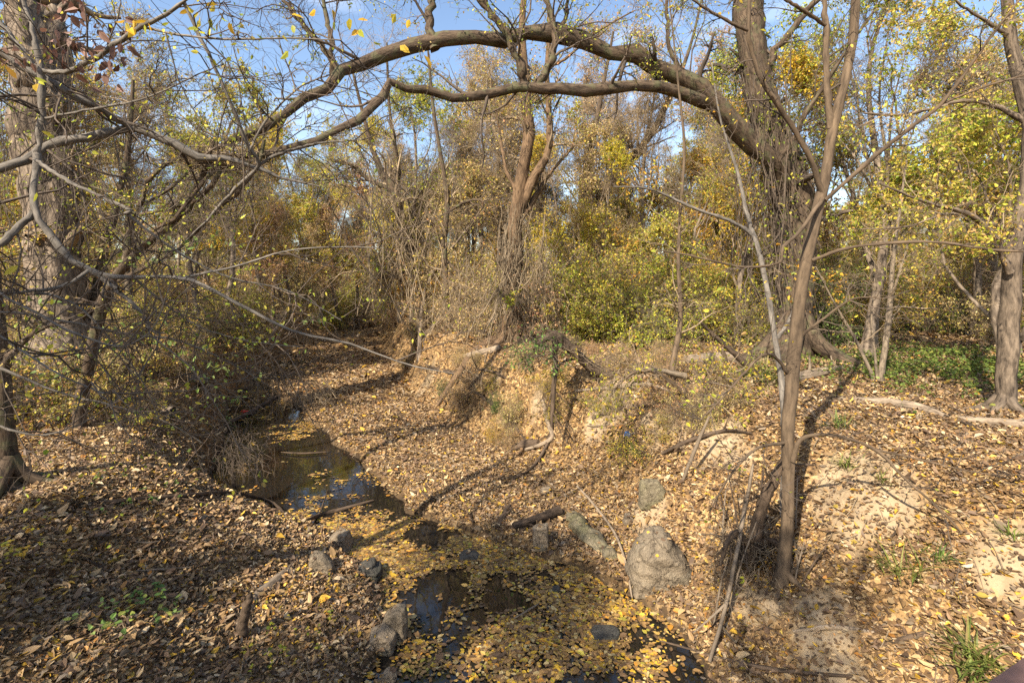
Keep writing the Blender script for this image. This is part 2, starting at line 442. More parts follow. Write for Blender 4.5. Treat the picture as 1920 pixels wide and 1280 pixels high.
def ground_mat():
    m, nt, bs, out = new_mat('leafy_soil')
    tc = nt.nodes.new('ShaderNodeTexCoord')
    vo = nt.nodes.new('ShaderNodeTexVoronoi'); vo.inputs['Scale'].default_value = 22
    wn = nt.nodes.new('ShaderNodeTexNoise'); wn.inputs['Scale'].default_value = 14; wn.inputs['Detail'].default_value = 3
    mv = nt.nodes.new('ShaderNodeMix'); mv.data_type = 'VECTOR'; mv.inputs['Factor'].default_value = .05
    nt.links.new(tc.outputs['Object'], wn.inputs['Vector']); nt.links.new(tc.outputs['Object'], mv.inputs['A']); nt.links.new(wn.outputs['Color'], mv.inputs['B'])
    nt.links.new(mv.outputs['Result'], vo.inputs['Vector'])
    sp = nt.nodes.new('ShaderNodeSeparateColor'); nt.links.new(vo.outputs['Color'], sp.inputs[0])
    r = ramp(nt, [(0, (.12, .072, .034)), (.3, (.24, .145, .062)), (.55, (.34, .21, .09)), (.75, (.16, .095, .045)), (.9, (.44, .30, .14))], True)
    nt.links.new(sp.outputs[0], r.inputs['Fac'])
    at = nt.nodes.new('ShaderNodeAttribute'); at.attribute_name = 'sand'
    ns = nt.nodes.new('ShaderNodeTexNoise'); ns.inputs['Scale'].default_value = 5; ns.inputs['Detail'].default_value = 8; ns.inputs['Roughness'].default_value = .7
    nt.links.new(tc.outputs['Object'], ns.inputs['Vector'])
    rs = ramp(nt, [(.3, (.22, .155, .09)), (.7, (.42, .315, .195))]); nt.links.new(ns.outputs['Fac'], rs.inputs['Fac'])
    mx = nt.nodes.new('ShaderNodeMix'); mx.data_type = 'RGBA'
    nt.links.new(at.outputs['Fac'], mx.inputs['Factor']); nt.links.new(r.outputs['Color'], mx.inputs['A']); nt.links.new(rs.outputs['Color'], mx.inputs['B'])
    wet = nt.nodes.new('ShaderNodeAttribute'); wet.attribute_name = 'wet'
    mw = nt.nodes.new('ShaderNodeMix'); mw.data_type = 'RGBA'; mw.inputs['B'].default_value = (.035, .026, .018, 1)
    nt.links.new(wet.outputs['Fac'], mw.inputs['Factor']); nt.links.new(mx.outputs['Result'], mw.inputs['A'])
    nt.links.new(mw.outputs['Result'], bs.inputs['Base Color'])
    bs.inputs['Roughness'].default_value = .95; bs.inputs['Specular IOR Level'].default_value = .15
    bp = nt.nodes.new('ShaderNodeBump'); bp.inputs['Strength'].default_value = .8; bp.inputs['Distance'].default_value = .03
    nt.links.new(ns.outputs['Fac'], bp.inputs['Height']); nt.links.new(bp.outputs[0], bs.inputs['Normal'])
    return m


GROUND = ground_mat()


def water_mat():
    m, nt, bs, out = new_mat('still_dark_water')
    bs.inputs['Base Color'].default_value = (.012, .010, .008, 1)
    bs.inputs['Roughness'].default_value = .02; bs.inputs['IOR'].default_value = 1.5; bs.inputs['Specular IOR Level'].default_value = .6
    tc = nt.nodes.new('ShaderNodeTexCoord')
    n = nt.nodes.new('ShaderNodeTexNoise'); n.inputs['Scale'].default_value = 3; n.inputs['Detail'].default_value = 3
    nt.links.new(tc.outputs['Object'], n.inputs['Vector'])
    b = nt.nodes.new('ShaderNodeBump'); b.inputs['Strength'].default_value = .05; b.inputs['Distance'].default_value = .03
    nt.links.new(n.outputs['Fac'], b.inputs['Height']); nt.links.new(b.outputs[0], bs.inputs['Normal'])
    return m


def plain(name, c, rough=.6):
    m, nt, bs, out = new_mat(name)
    tc = nt.nodes.new('ShaderNodeTexCoord')
    n = nt.nodes.new('ShaderNodeTexNoise'); n.inputs['Scale'].default_value = 25; n.inputs['Detail'].default_value = 5
    nt.links.new(tc.outputs['Object'], n.inputs['Vector'])
    r = ramp(nt, [(.3, tuple(x * .7 for x in c)), (.7, tuple(min(1, x * 1.25) for x in c))]); nt.links.new(n.outputs['Fac'], r.inputs['Fac'])
    nt.links.new(r.outputs['Color'], bs.inputs['Base Color']); bs.inputs['Roughness'].default_value = rough
    return m


# ------------------------------------------------------------------ camera, light, sky
cam = bpy.data.cameras.new('camera'); cam.lens = 18; cam.sensor_width = 36; cam.shift_y = -120 / 1920
cam.clip_end = 2000; cam.clip_start = .05
co = bpy.data.objects.new('camera', cam); COL.objects.link(co)
co.location = (0, 0, CAM_H); co.rotation_euler = (math.radians(90), 0, 0); SC.camera = co

SUN_EL = math.radians(39); az = math.radians(34)
sd = Vector((-math.sin(az) * math.cos(SUN_EL), -math.cos(az) * math.cos(SUN_EL), math.sin(SUN_EL)))
sl = bpy.data.lights.new('sun', 'SUN'); sl.energy = 5.0; sl.angle = math.radians(.53); sl.color = (1, .90, .74)
so = bpy.data.objects.new('sun', sl); COL.objects.link(so)
so.rotation_euler = sd.to_track_quat('Z', 'Y').to_euler(); so.location = (-10, -15, 30)

wd = bpy.data.worlds.new('World'); SC.world = wd; wd.use_nodes = True
nt = wd.node_tree; bg = nt.nodes['Background']
sky = nt.nodes.new('ShaderNodeTexSky'); sky.sky_type = 'NISHITA'; sky.sun_disc = False
sky.sun_elevation = SUN_EL; sky.sun_rotation = math.atan2(sd.x, sd.y)
tc = nt.nodes.new('ShaderNodeTexCoord')
mp = nt.nodes.new('ShaderNodeMapping'); mp.inputs['Scale'].default_value = (1.6, 1.6, 6)
nz = nt.nodes.new('ShaderNodeTexNoise'); nz.inputs['Scale'].default_value = 1.5; nz.inputs['Detail'].default_value = 7; nz.inputs['Roughness'].default_value = .55
nt.links.new(tc.outputs['Generated'], mp.inputs['Vector']); nt.links.new(mp.outputs[0], nz.inputs['Vector'])
cr = ramp(nt, [(.52, (0, 0, 0)), (.80, (.4, .4, .4))]); nt.links.new(nz.outputs['Fac'], cr.inputs['Fac'])
mx = nt.nodes.new('ShaderNodeMix'); mx.data_type = 'RGBA'; mx.inputs['B'].default_value = (8.5, 8.8, 9.2, 1)
nt.links.new(cr.outputs['Color'], mx.inputs['Factor']); nt.links.new(sky.outputs[0], mx.inputs['A'])
nt.links.new(mx.outputs['Result'], bg.inputs['Color']); bg.inputs['Strength'].default_value = .125

SC.view_settings.view_transform = 'Standard'; SC.view_settings.look = 'None'
SC.view_settings.exposure = 1.12; SC.view_settings.gamma = 1
SC.cycles.max_bounces = 6; SC.cycles.diffuse_bounces = 3; SC.cycles.transmission_bounces = 3; SC.cycles.transparent_max_bounces = 6
SC.cycles.caustics_reflective = False; SC.cycles.caustics_refractive = False
SC.cycles.use_denoising = False

# ------------------------------------------------------------------ ground, water
SAND = [(1600, 935, .75), (1900, 1050, .45), (1345, 860, .6), (1240, 800, .55), (1160, 745, .4), (1010, 745, .4), (800, 715, .45),
        (1130, 790, .4), (1210, 960, .35), (930, 720, .35), (1420, 1120, .4), (1550, 1190, .45), (740, 760, .35)]
SANDW = [(*hit(px, py)[:2], r) for px, py, r in SAND]


def sand_mask(x, y):
    s = np.zeros_like(np.asarray(x, float))
    for sx, sy, r in SANDW:
        d = np.hypot((x - sx), (y - sy) * .8) / r
        s = np.maximum(s, 1 - d)
    return sstep(.12, .55, s + .75 * fbm(x * 1.7, y * 1.7, 41, 4) * np.minimum(1, s * 4))


def axis_lines(core0, core1, step, lo, hi, g=1.13):
    a = list(np.arange(core0, core1, step)); s = step; x = a[-1]
    while x < hi: s *= g; x += s; a.append(x)
    s = step; x = a[0]; b = []
    while x > lo: s *= g; x -= s; b.append(x)
    return np.array(b[::-1] + a)


gx = axis_lines(-10, 9, .075, -160, 160); gy = axis_lines(3, 20, .075, -30, 260)
X, Y = np.meshgrid(gx, gy)
Z = H(X, Y) + .015 * fbm(X * 7, Y * 7, 51, 2)
mb = MB()
nx, ny = len(gx), len(gy)
i = (np.arange(ny - 1)[:, None] * nx + np.arange(nx - 1)[None]).ravel()
mb.add(np.stack([X, Y, Z], -1), np.stack([i, i + 1, i + nx + 1, i + nx], -1), 0)
ground = mb.build('ground', [GROUND]); tag(ground, None, None, kind='structure')
a = ground.data.attributes.new('sand', 'FLOAT', 'POINT'); a.data.foreach_set('value', sand_mask(X, Y).ravel().astype(np.float32))
a = ground.data.attributes.new('wet', 'FLOAT', 'POINT'); a.data.foreach_set('value', (1 - sstep(.01, .16, Z)).ravel().astype(np.float32) * .85)

mb = MB()
mb.add([[-14, 1, 0], [6, 1, 0], [6, 24, 0], [-14, 24, 0]], [[0, 1, 2, 3]], 0)
water = mb.build('water', [water_mat()]); tag(water, None, None, kind='structure')

# ------------------------------------------------------------------ leaf litter and floating leaves
mb = MB()
for y0, y1, dens, sz in ((2.4, 6, 2700, .045), (6, 10, 2000, .047), (10, 16, 950, .057), (16, 26, 190, .1), (26, 60, 26, .16)):
    area = 1.1 * (y1 * y1 - y0 * y0) + 2 * (y1 - y0)
    n = int(area * dens)
    yy = np.sqrt(rng.uniform(y0 * y0, y1 * y1, n)); xx = rng.uniform(-1, 1, n) * (yy * 1.1 + 1)
    zz = H(xx, yy); sm = sand_mask(xx, yy)
    clump = fbm(xx * 2.3, yy * 2.3, 61, 3)
    keep = (zz > .015) & ((zz > .10) | (rng.random(n) < .55)) & (rng.random(n) > sm * .66) & (clump > rng.uniform(-1.1, -.1, n))
    xx, yy, zz = xx[keep], yy[keep], zz[keep]; n = len(xx)
    pos = np.stack([xx, yy, zz + rng.uniform(.002, .035, n)], -1)
    th = rng.uniform(0, 2 * np.pi, n)
    ax = np.stack([np.cos(th), np.sin(th), rng.normal(0, .25, n)], -1)
    nr = norm(rng.normal(size=(n, 3)) * .38 + np.array([0, 0, 1]))
    L = sz * np.exp(rng.normal(0, .38, n))
    leaves(mb, pos, ax, nr, L, 0, .58, .45, curl=.30)
litter = mb.build('leaf_litter', [Lm_lit]); tag(litter, None, None, kind='stuff')
mb = MB(); n = 5200
yy = np.sqrt(rng.uniform(2.6 ** 2, 17 ** 2, n)); xx = rng.uniform(-1, 1, n) * (yy * 1.1 + 1); zz = H(xx, yy)
k = zz > .04; xx, yy, zz = xx[k], yy[k], zz[k]; n = len(xx)
th = rng.uniform(0, 6.28, n); L = rng.uniform(.06, .32, n)
dx = np.cos(th) * L; dy = np.sin(th) * L
P = np.stack([np.stack([xx + dx * t, yy + dy * t, H(xx + dx * t, yy + dy * t) + .022 + rng.uniform(0, .03, n)], -1) + rng.normal(0, .006, (n, 3)) for t in (0, .33, .66, 1)], 1)
tubes(mb, P, rng.uniform(.0018, .0055, (n, 1)) * np.ones((1, 4)), 4, 0)
tl = mb.build('twig_litter', [TWIG_VINE]); tag(tl, None, None, kind='stuff')

mb = MB()
n = 90000
yy = np.sqrt(rng.uniform(3 ** 2, 19 ** 2, n)); xx = np.interp(yy, PY_, PC) + rng.uniform(-1, 1, n) * (np.interp(yy, PY_, PW) + .5)
n2 = 48000
y2 = rng.uniform(3.2, 9.5, n2); x2 = np.interp(y2, PY_, PC) + rng.uniform(-1, 1, n2) * (np.interp(y2, PY_, PW) + .5)
xx = np.concatenate([xx, x2]); yy = np.concatenate([yy, y2]); n = len(xx)
zz = H(xx, yy)
cl = fbm(xx * 1.1, yy * 1.1, 71, 4)
# open dark channel and the open pool further back
d1 = np.hypot((xx + 1.0 + (yy - 7.2) * .55) / .5, (yy - 7.2) / 1.5); d2 = np.hypot((xx + 4.5) / 1.8, (yy - 10.6) / 2.8); d3 = np.hypot((xx - .1) / .9, (yy - 4.7) / .35)
want = .50 + 1.5 * cl - .42 * np.clip(1.25 - d1, 0, 1) - .9 * np.clip(1.35 - d2, 0, 1) - .8 * np.clip(1.3 - d3, 0, 1) - .35 * (yy > 8.6)
want = want * np.where(yy < 9.2, .95, .55)
want = want + .9 * fbm(xx * 4.5, yy * 4.5, 73, 3)
keep = (zz < .04) & (rng.random(n) < want)
xx, yy = xx[keep], yy[keep]; n = len(xx)
pos = np.stack([xx, yy, rng.uniform(.003, .014, n)], -1)
th = rng.uniform(0, 2 * np.pi, n)
ax = np.stack([np.cos(th), np.sin(th), rng.normal(0, .03, n)], -1); nr = norm(rng.normal(size=(n, 3)) * .10 + np.array([0, 0, 1]))
leaves(mb, pos, ax, nr, .05 * np.exp(rng.normal(0, .34, n)), 0, .62, .12, curl=.06)
fl = mb.build('floating_leaves', [Lm_float]); tag(fl, None, None, kind='stuff')


# ------------------------------------------------------------------ trees grown from a trunk
def crown_on(mb, PR, n2, n3, n4, leaf_n, leaf, l1=(.25, .5), l3=(.35, .6), up=.12, lo=.25, keep=1.0, clump=None, twig=(.25, .6), absl=None, droop=.4, rmin=.003, wid=.55, hi=1.0, sides2=4):
    """grow three orders of branches and leaves on the limbs PR = [(P,R), ...]"""
    K = 24
    Ps = []; Rs = []
    for P, R in PR:
        t = np.linspace(0, 1, K)[None]
        p, T, r = at_t(P, R, np.repeat(t, len(P), 0)); Ps.append(p); Rs.append(r)
    P = np.concatenate(Ps); R = np.concatenate(Rs)
    if absl:
        P2, R2 = spawn(P, R, n2, lo, hi, (.6, 1.2), absl, 7, .4, up, .22, True, .006)
    else:
        P2, R2 = spawn(P, R, n2, lo, hi, (.6, 1.2), l1, 7, .45, up, .22, False, .006)
    P3, R3 = spawn(P2, R2, n3, .15, 1, (.5, 1.1), l3, 6, .55, up * .6, .28, False, .004)
    P4, R4 = spawn(P3, R3, n4, .1, 1, (.4, 1.1), twig, 4, .6, 0, .3, True, rmin, .4)
    tubes(mb, P2, R2, sides2, 0); tubes(mb, P3, R3, 3, 0); tubes(mb, P4, R4, 3, 0)
    if leaf_n:
        twig_leaves(mb, P4, R4, leaf_n, leaf, 1, droop, keep=keep, clump=clump, wid=wid)
        twig_leaves(mb, P3, R3, leaf_n, leaf, 1, droop, keep=keep * .7, clump=clump, wid=wid)


def hand_tree(name, label, cat, trunks, limbs, bark, twig, leafm, crown=None, group=None, sides=12, ridge=.10, trunk_n=40, tw=1.0, lw=1.0, kink=.12, flare=0, yk=1.0):
    """trunks / limbs: lists of pixel rows; every one becomes its own part"""
    trunks = [[(a, b_, c * yk, d) for a, b_, c, d in rows] for rows in trunks]; limbs = [[(a, b_, c * yk, d) for a, b_, c, d in rows] for rows in limbs]
    first = trunks[0][0]
    b = W(first[0], first[1], first[2])
    root = empty(name, b, label, cat, group)
    PR = []
    for k, rows in enumerate(trunks):
        P, R = limb(rows, trunk_n, .05); R = R * tw
        f = np.array([P[0, 0, 0], P[0, 0, 1], min(float(H(P[0, 0, 0], P[0, 0, 1])), P[0, 0, 2]) - .25])
        P = np.concatenate([f[None, None], P], 1); R = np.concatenate([R[:, :1] * 1.1, R], 1)
        m = MB(); tubes(m, P, R, sides, 0, ridge, k + len(name))
        if flare and k == 0:
            gz = float(H(P[0, 1, 0], P[0, 1, 1])); r0 = R[0, 3]
            for q in range(flare):
                an = q / flare * 6.283 + rng.uniform(-.4, .4); L = r0 * rng.uniform(3.0, 5.5)
                ts = np.array([0, .18, .4, .7, 1.0]); dx = np.cos(an) * L * ts; dy = np.sin(an) * L * ts
                xx_ = P[0, 1, 0] + dx; yy_ = P[0, 1, 1] + dy
                zz_ = H(xx_, yy_) + np.array([r0 * 2.4, r0 * 1.0, r0 * .25, -r0 * .1, -r0 * .45])
                Pq = smooth_path(np.column_stack([xx_ + np.array([0, 0, .01, rng.normal(0, .2) * r0 * 2, rng.normal(0, .4) * r0 * 2]), yy_, zz_]), 10)[None]
                tubes(m, Pq, (r0 * np.linspace(.62, .16, 10))[None], 8, 0, .2, q)
        m.build('trunk', [bark], root, b); PR.append((P, R))
    PL = []
    for k, rows in enumerate(limbs):
        P, R = limb(rows, 30, kink); R = R * lw * (1 + .10 * rng.normal(size=R.shape)); m = MB(); tubes(m, P, R, 9, 0, ridge * .8, 11 + k)
        m.build('limb', [bark], root, b); PL.append((P, R))
    if crown:
        m = MB()
        for kw in (crown if isinstance(crown, list) else [crown]):
            kw = dict(kw); on = kw.pop('on', 'both')
            crown_on(m, (PR if on == 'trunk' else PL if on == 'limb' else PR + PL), **kw)
        m.build('crown', [twig, leafm], root, b)
    return root


# 1 the big tree whose limb arches over the creek
hand_tree('arching_tree', 'big ivy-clad tree whose heavy limb arches right across the creek', 'tree',
    [[(1492, 720, 12, 105), (1490, 660, 12, 84), (1492, 560, 12, 74), (1492, 440, 12, 80), (1476, 330, 12, 88), (1438, 220, 12, 72), (1412, 110, 12, 66), (1400, 0, 12, 62), (1395, -160, 12, 52), (1400, -420, 12.3, 30)]],
    [[(1490, 420, 12, 60), (1440, 305, 11.6, 50), (1380, 240, 11.3, 50), (1310, 180, 11, 48), (1245, 135, 10.8, 44), (1180, 104, 10.6, 41), (1110, 83, 10.4, 39), (1030, 70, 10.2, 38), (940, 70, 10, 37), (850, 77, 9.8, 36), (760, 92, 9.6, 34), (690, 112, 9.4, 33), (640, 142, 9.2, 31), (598, 172, 9, 29), (555, 206, 8.8, 26), (500, 234, 8.6, 23), (440, 262, 8.4, 18), (380, 300, 8.2, 12), (330, 350, 8, 8), (270, 385, 7.8, 5)],
     [(1335, 195, 11.1, 36), (1262, 168, 10.6, 32), (1180, 163, 10.3, 28), (1080, 170, 10.1, 29), (1000, 168, 9.9, 27), (955, 164, 9.8, 25), (905, 186, 9.7, 26), (850, 187, 9.5, 24), (790, 166, 9.3, 22), (735, 148, 9.1, 23), (715, 178, 9, 24), (690, 212, 8.9, 23), (640, 240, 8.7, 21), (570, 268, 8.5, 19), (500, 288, 8.3, 17), (430, 300, 8.1, 14), (380, 340, 8, 11), (340, 400, 7.9, 9), (290, 430, 7.8, 6)],
     [(816, 92, 9.7, 24), (806, 50, 9.7, 21), (808, 0, 9.8, 19), (790, -90, 9.9, 14), (800, -220, 10, 6)],
     [(985, 165, 9.9, 24), (972, 110, 9.8, 22), (945, 55, 9.7, 20), (905, 5, 9.6, 18), (850, -60, 9.5, 14), (780, -180, 9.4, 6)],
     [(1000, 165, 9.9, 20), (1034, 118, 10, 22), (1038, 60, 10.1, 16), (1022, -10, 10.2, 13), (1000, -140, 10.2, 6)],
     [(1048, 80, 10.2, 12), (1060, 30, 10.2, 10), (1075, -60, 10.2, 6)],
     [(1440, 310, 11.6, 18), (1475, 280, 11.4, 16), (1520, 200, 11, 12), (1580, 105, 10.8, 9), (1640, 20, 10.6, 5)],
     [(1320, 185, 11, 14), (1260, 100, 11, 10), (1250, 0, 11, 7), (1262, -120, 11, 3)],
     [(1420, 150, 12, 22), (1480, 60, 11.6, 16), (1560, -30, 11.4, 10), (1650, -120, 11, 4)],
     [(625, 150, 9.2, 13), (618, 60, 9.3, 12), (600, -20, 9.4, 9), (585, -120, 9.4, 4)],
     [(640, 138, 9.2, 15), (590, 70, 9.2, 13), (545, 20, 9.2, 11), (500, -40, 9.3, 7), (430, -120, 9.3, 3)]],
    BARK_BROWN, TWIG_DARK, Lm_grn,
    [dict(on='limb', n2=13, n3=6, n4=5, leaf_n=5, leaf=.048, absl=(.5, 1.8), up=-.02, keep=.6, clump=.9, rmin=.0026, twig=(.15, .4), lo=.12),
     dict(on='trunk', n2=30, n3=6, n4=6, leaf_n=6, leaf=.065, absl=(.4, 1.4), up=0, keep=.9, clump=1.1, lo=.25, hi=.8, rmin=.002, twig=(.15, .4))], sides=18, ridge=.20, trunk_n=60, lw=.76, tw=.80, kink=.26, flare=6)

# 2 the vine-hung tree in the middle
hand_tree('brown_tree', 'upright brown-barked tree at the bank edge, its base wrapped in dry vines', 'tree',
    [[(956, 668, 15, 66), (958, 610, 15, 50), (962, 520, 15, 42), (968, 400, 15, 34), (978, 330, 15, 30), (991, 262, 15, 28), (988, 205, 15, 25), (985, 150, 15, 22), (978, 60, 15, 18), (990, -80, 15, 10)]],
    [[(974, 390, 15, 26), (1000, 335, 14.9, 22), (1026, 292, 14.8, 18), (1030, 230, 14.8, 13), (1026, 150, 14.8, 12), (1030, 40, 14.8, 9), (1020, -60, 14.8, 5)],
     [(985, 400, 15.1, 16), (1010, 360, 15.2, 12), (1032, 325, 15.3, 9), (1080, 270, 15.4, 5)],
     [(970, 360, 15, 13), (950, 320, 15, 9), (935, 240, 15.1, 6), (920, 150, 15.1, 3)],
     [(1018, 130, 14.8, 9), (1060, 110, 14.6, 7), (1120, 60, 14.5, 5), (1190, 20, 14.3, 3)]],
    BARK_TAN, TWIG_TAN, Lm_mix,
    dict(n2=13, n3=6, n4=5, leaf_n=3, leaf=.075, absl=(.5, 1.8), up=.15, keep=.35, clump=.7, lo=.3, rmin=.003), sides=14, ridge=.24, tw=.74, lw=.8, flare=6)

# 3 the sapling nearest the camera
hand_tree('forked_sapling', 'slender smooth-barked young tree forking high, standing nearest on the leafy slope', 'tree',
    [[(1466, 1110, 5.35, 52), (1468, 1075, 5.35, 38), (1478, 950, 5.4, 31), (1478, 800, 5.4, 32), (1488, 680, 5.4, 33), (1497, 580, 5.4, 31), (1513, 480, 5.4, 29), (1534, 390, 5.4, 29), (1550, 320, 5.4, 26), (1558, 260, 5.4, 25), (1570, 205, 5.4, 24), (1590, 130, 5.4, 23), (1600, 60, 5.4, 23), (1606, -30, 5.4, 20), (1620, -200, 5.4, 12)]],
    [[(1558, 240, 5.4, 17), (1550, 160, 5.4, 15), (1549, 60, 5.4, 13), (1545, -20, 5.4, 11), (1530, -150, 5.4, 6)],
     [(1549, 50, 5.4, 9), (1512, 24, 5.3, 9), (1460, -8, 5.2, 7), (1400, -50, 5.1, 4)],
     [(1546, 372, 5.4, 15), (1512, 285, 5.25, 13), (1465, 205, 5.1, 12), (1428, 150, 5.0, 11), (1410, 95, 4.95, 11), (1403, 55, 4.9, 9), (1405, -20, 4.9, 7), (1400, -120, 4.9, 4)],
     [(1403, 58, 4.9, 8), (1375, 45, 4.85, 8), (1330, 20, 4.8, 7), (1285, -8, 4.75, 5), (1200, -60, 4.7, 3)],
     [(1548, 375, 5.35, 10), (1620, 310, 5.2, 9.5), (1700, 245, 5.05, 9), (1762, 197, 4.9, 8), (1800, 150, 4.8, 7), (1850, 80, 4.7, 6), (1912, 0, 4.6, 4.5), (1980, -80, 4.6, 3)],
     [(1765, 195, 4.9, 6), (1840, 165, 4.8, 5), (1925, 140, 4.7, 4), (2000, 120, 4.7, 3)],
     [(1542, 372, 5.35, 10), (1502, 430, 5.2, 9), (1468, 465, 5.1, 8), (1462, 492, 5.1, 6), (1400, 501, 5.0, 6), (1340, 490, 4.9, 5), (1290, 478, 4.85, 4), (1240, 470, 4.8, 2.5)],
     [(1523, 488, 5.35, 8), (1600, 463, 5.2, 7), (1740, 453, 5.0, 6.5), (1850, 467, 4.9, 6), (1930, 472, 4.8, 5), (2000, 470, 4.8, 3)],
     [(1486, 865, 5.35, 15), (1503, 822, 5.3, 10), (1560, 815, 5.2, 8), (1640, 842, 5.1, 7), (1700, 900, 5.0, 6), (1770, 962, 4.9, 5), (1845, 1045, 4.8, 3)],
     [(1640, 842, 5.1, 5), (1720, 860, 5, 4), (1830, 885, 4.9, 3), (1915, 890, 4.9, 2)],
     [(1478, 700, 5.4, 9), (1440, 662, 5.2, 7), (1395, 700, 5.0, 6), (1350, 750, 4.9, 5), (1310, 790, 4.8, 3)],
     [(1475, 830, 5.4, 8), (1420, 840, 5.2, 6), (1370, 890, 5.0, 5), (1330, 960, 4.9, 3)],
     [(1490, 640, 5.4, 8), (1540, 600, 5.3, 6), (1600, 560, 5.2, 4), (1660, 560, 5.1, 2.5)]],
    BARK_SAPLING, TWIG_DARK, Lm_grn,
    [dict(on='limb', n2=9, n3=4, n4=3, leaf_n=1, leaf=.05, absl=(.2, .8), up=.02, keep=.28, clump=1.4, lo=.2, rmin=.0014, twig=(.1, .25))], sides=16, ridge=.07, tw=.70, lw=.8, flare=5, yk=1.048)

# 4 thin stem beside it
hand_tree('thin_sapling', 'thin grey sapling leaning beside the smooth-barked forked young tree', 'tree',
    [[(1468, 930, 5.7, 15), (1470, 840, 5.7, 14), (1466, 720, 5.75, 15), (1452, 630, 5.8, 13), (1438, 540, 5.9, 13), (1420, 460, 6, 12), (1400, 400, 6.1, 10), (1382, 320, 6.2, 8), (1350, 220, 6.2, 5), (1335, 120, 6.2, 3)]],
    [[(1412, 440, 6.05, 9), (1370, 415, 6, 7), (1300, 390, 5.9, 6), (1220, 355, 5.8, 4), (1150, 350, 5.7, 2.5)],
     [(1452, 640, 5.8, 8), (1480, 600, 5.8, 6), (1500, 540, 5.8, 4)]],
    BARK_SLATE, TWIG_DARK, Lm_yel,
    dict(n2=9, n3=4, n4=3, leaf_n=3, leaf=.05, absl=(.2, .8), up=.03, keep=.5, clump=1.5, lo=.3, rmin=.0015, twig=(.1, .25)), sides=10, ridge=.05, tw=.75, yk=1.15)

# 5 tree at the frame edge on the flat
hand_tree('rough_trunk_tree', 'sunlit grey trunk casting a long shadow across the green ground cover', 'tree',
    [[(1884, 805, 8, 66), (1885, 770, 8, 50), (1888, 700, 8, 44), (1894, 600, 8, 42), (1900, 500, 8, 40), (1912, 410, 8, 38), (1928, 330, 8, 34), (1932, 250, 8, 32), (1912, 150, 8, 30), (1893, 60, 8, 26), (1884, -40, 8, 22), (1870, -260, 8, 10)]],
    [[(1893, 510, 7.9, 17), (1860, 440, 7.8, 14), (1812, 400, 7.7, 12), (1740, 380, 7.6, 8), (1650, 345, 7.5, 4)],
     [(1903, 440, 8, 14), (1850, 415, 8.1, 9), (1780, 400, 8.2, 7), (1700, 425, 8.3, 5), (1600, 430, 8.3, 3)],
     [(1925, 230, 8, 14), (1870, 200, 8.1, 11), (1800, 190, 8.2, 9), (1700, 215, 8.4, 7), (1620, 212, 8.5, 4)],
     [(1895, 70, 8, 11), (1850, 40, 7.9, 8), (1790, 0, 7.8, 5), (1740, -60, 7.8, 3)],
     [(1912, 640, 8, 13), (1935, 600, 7.9, 11), (1990, 560, 7.8, 6)],
     [(1912, 150, 8, 12), (1960, 60, 8, 8), (2010, -40, 8, 4)]],
    BARK_EDGE, TWIG_TAN, Lm_mix,
    [dict(on='limb', n2=12, n3=6, n4=5, leaf_n=7, leaf=.055, absl=(.4, 1.4), up=0, keep=.7, clump=.9, lo=.15, rmin=.002, twig=(.12, .35))], sides=16, ridge=.14, tw=.70, lw=.8, flare=5)

# 6 great furrowed trunk on the far left
hand_tree('furrowed_tree', 'massive pale furrowed trunk standing in brush on the shaded bank', 'tree',
    [[(116, 780, 11, 130), (112, 640, 11, 92), (105, 500, 11, 84), (92, 350, 11, 84), (78, 200, 11, 86), (70, 60, 11, 88), (62, -60, 11, 84), (40, -400, 11, 60)]],
    [[(90, 120, 11, 40), (40, 20, 10.6, 34), (-30, -120, 10.4, 26), (-60, -300, 10, 12)],
     [(78, 60, 11, 24), (150, -20, 11, 18), (230, -120, 11, 10)]],
    BARK_GREY, TWIG_TAN, Lm_mix,
    [dict(on='trunk', n2=36, n3=6, n4=5, leaf_n=4, leaf=.07, absl=(.5, 1.6), up=-.05, keep=.8, clump=.9, lo=.15, hi=.85, rmin=.002, twig=(.15, .4))], sides=30, ridge=.24, trunk_n=80, tw=.92, flare=6)

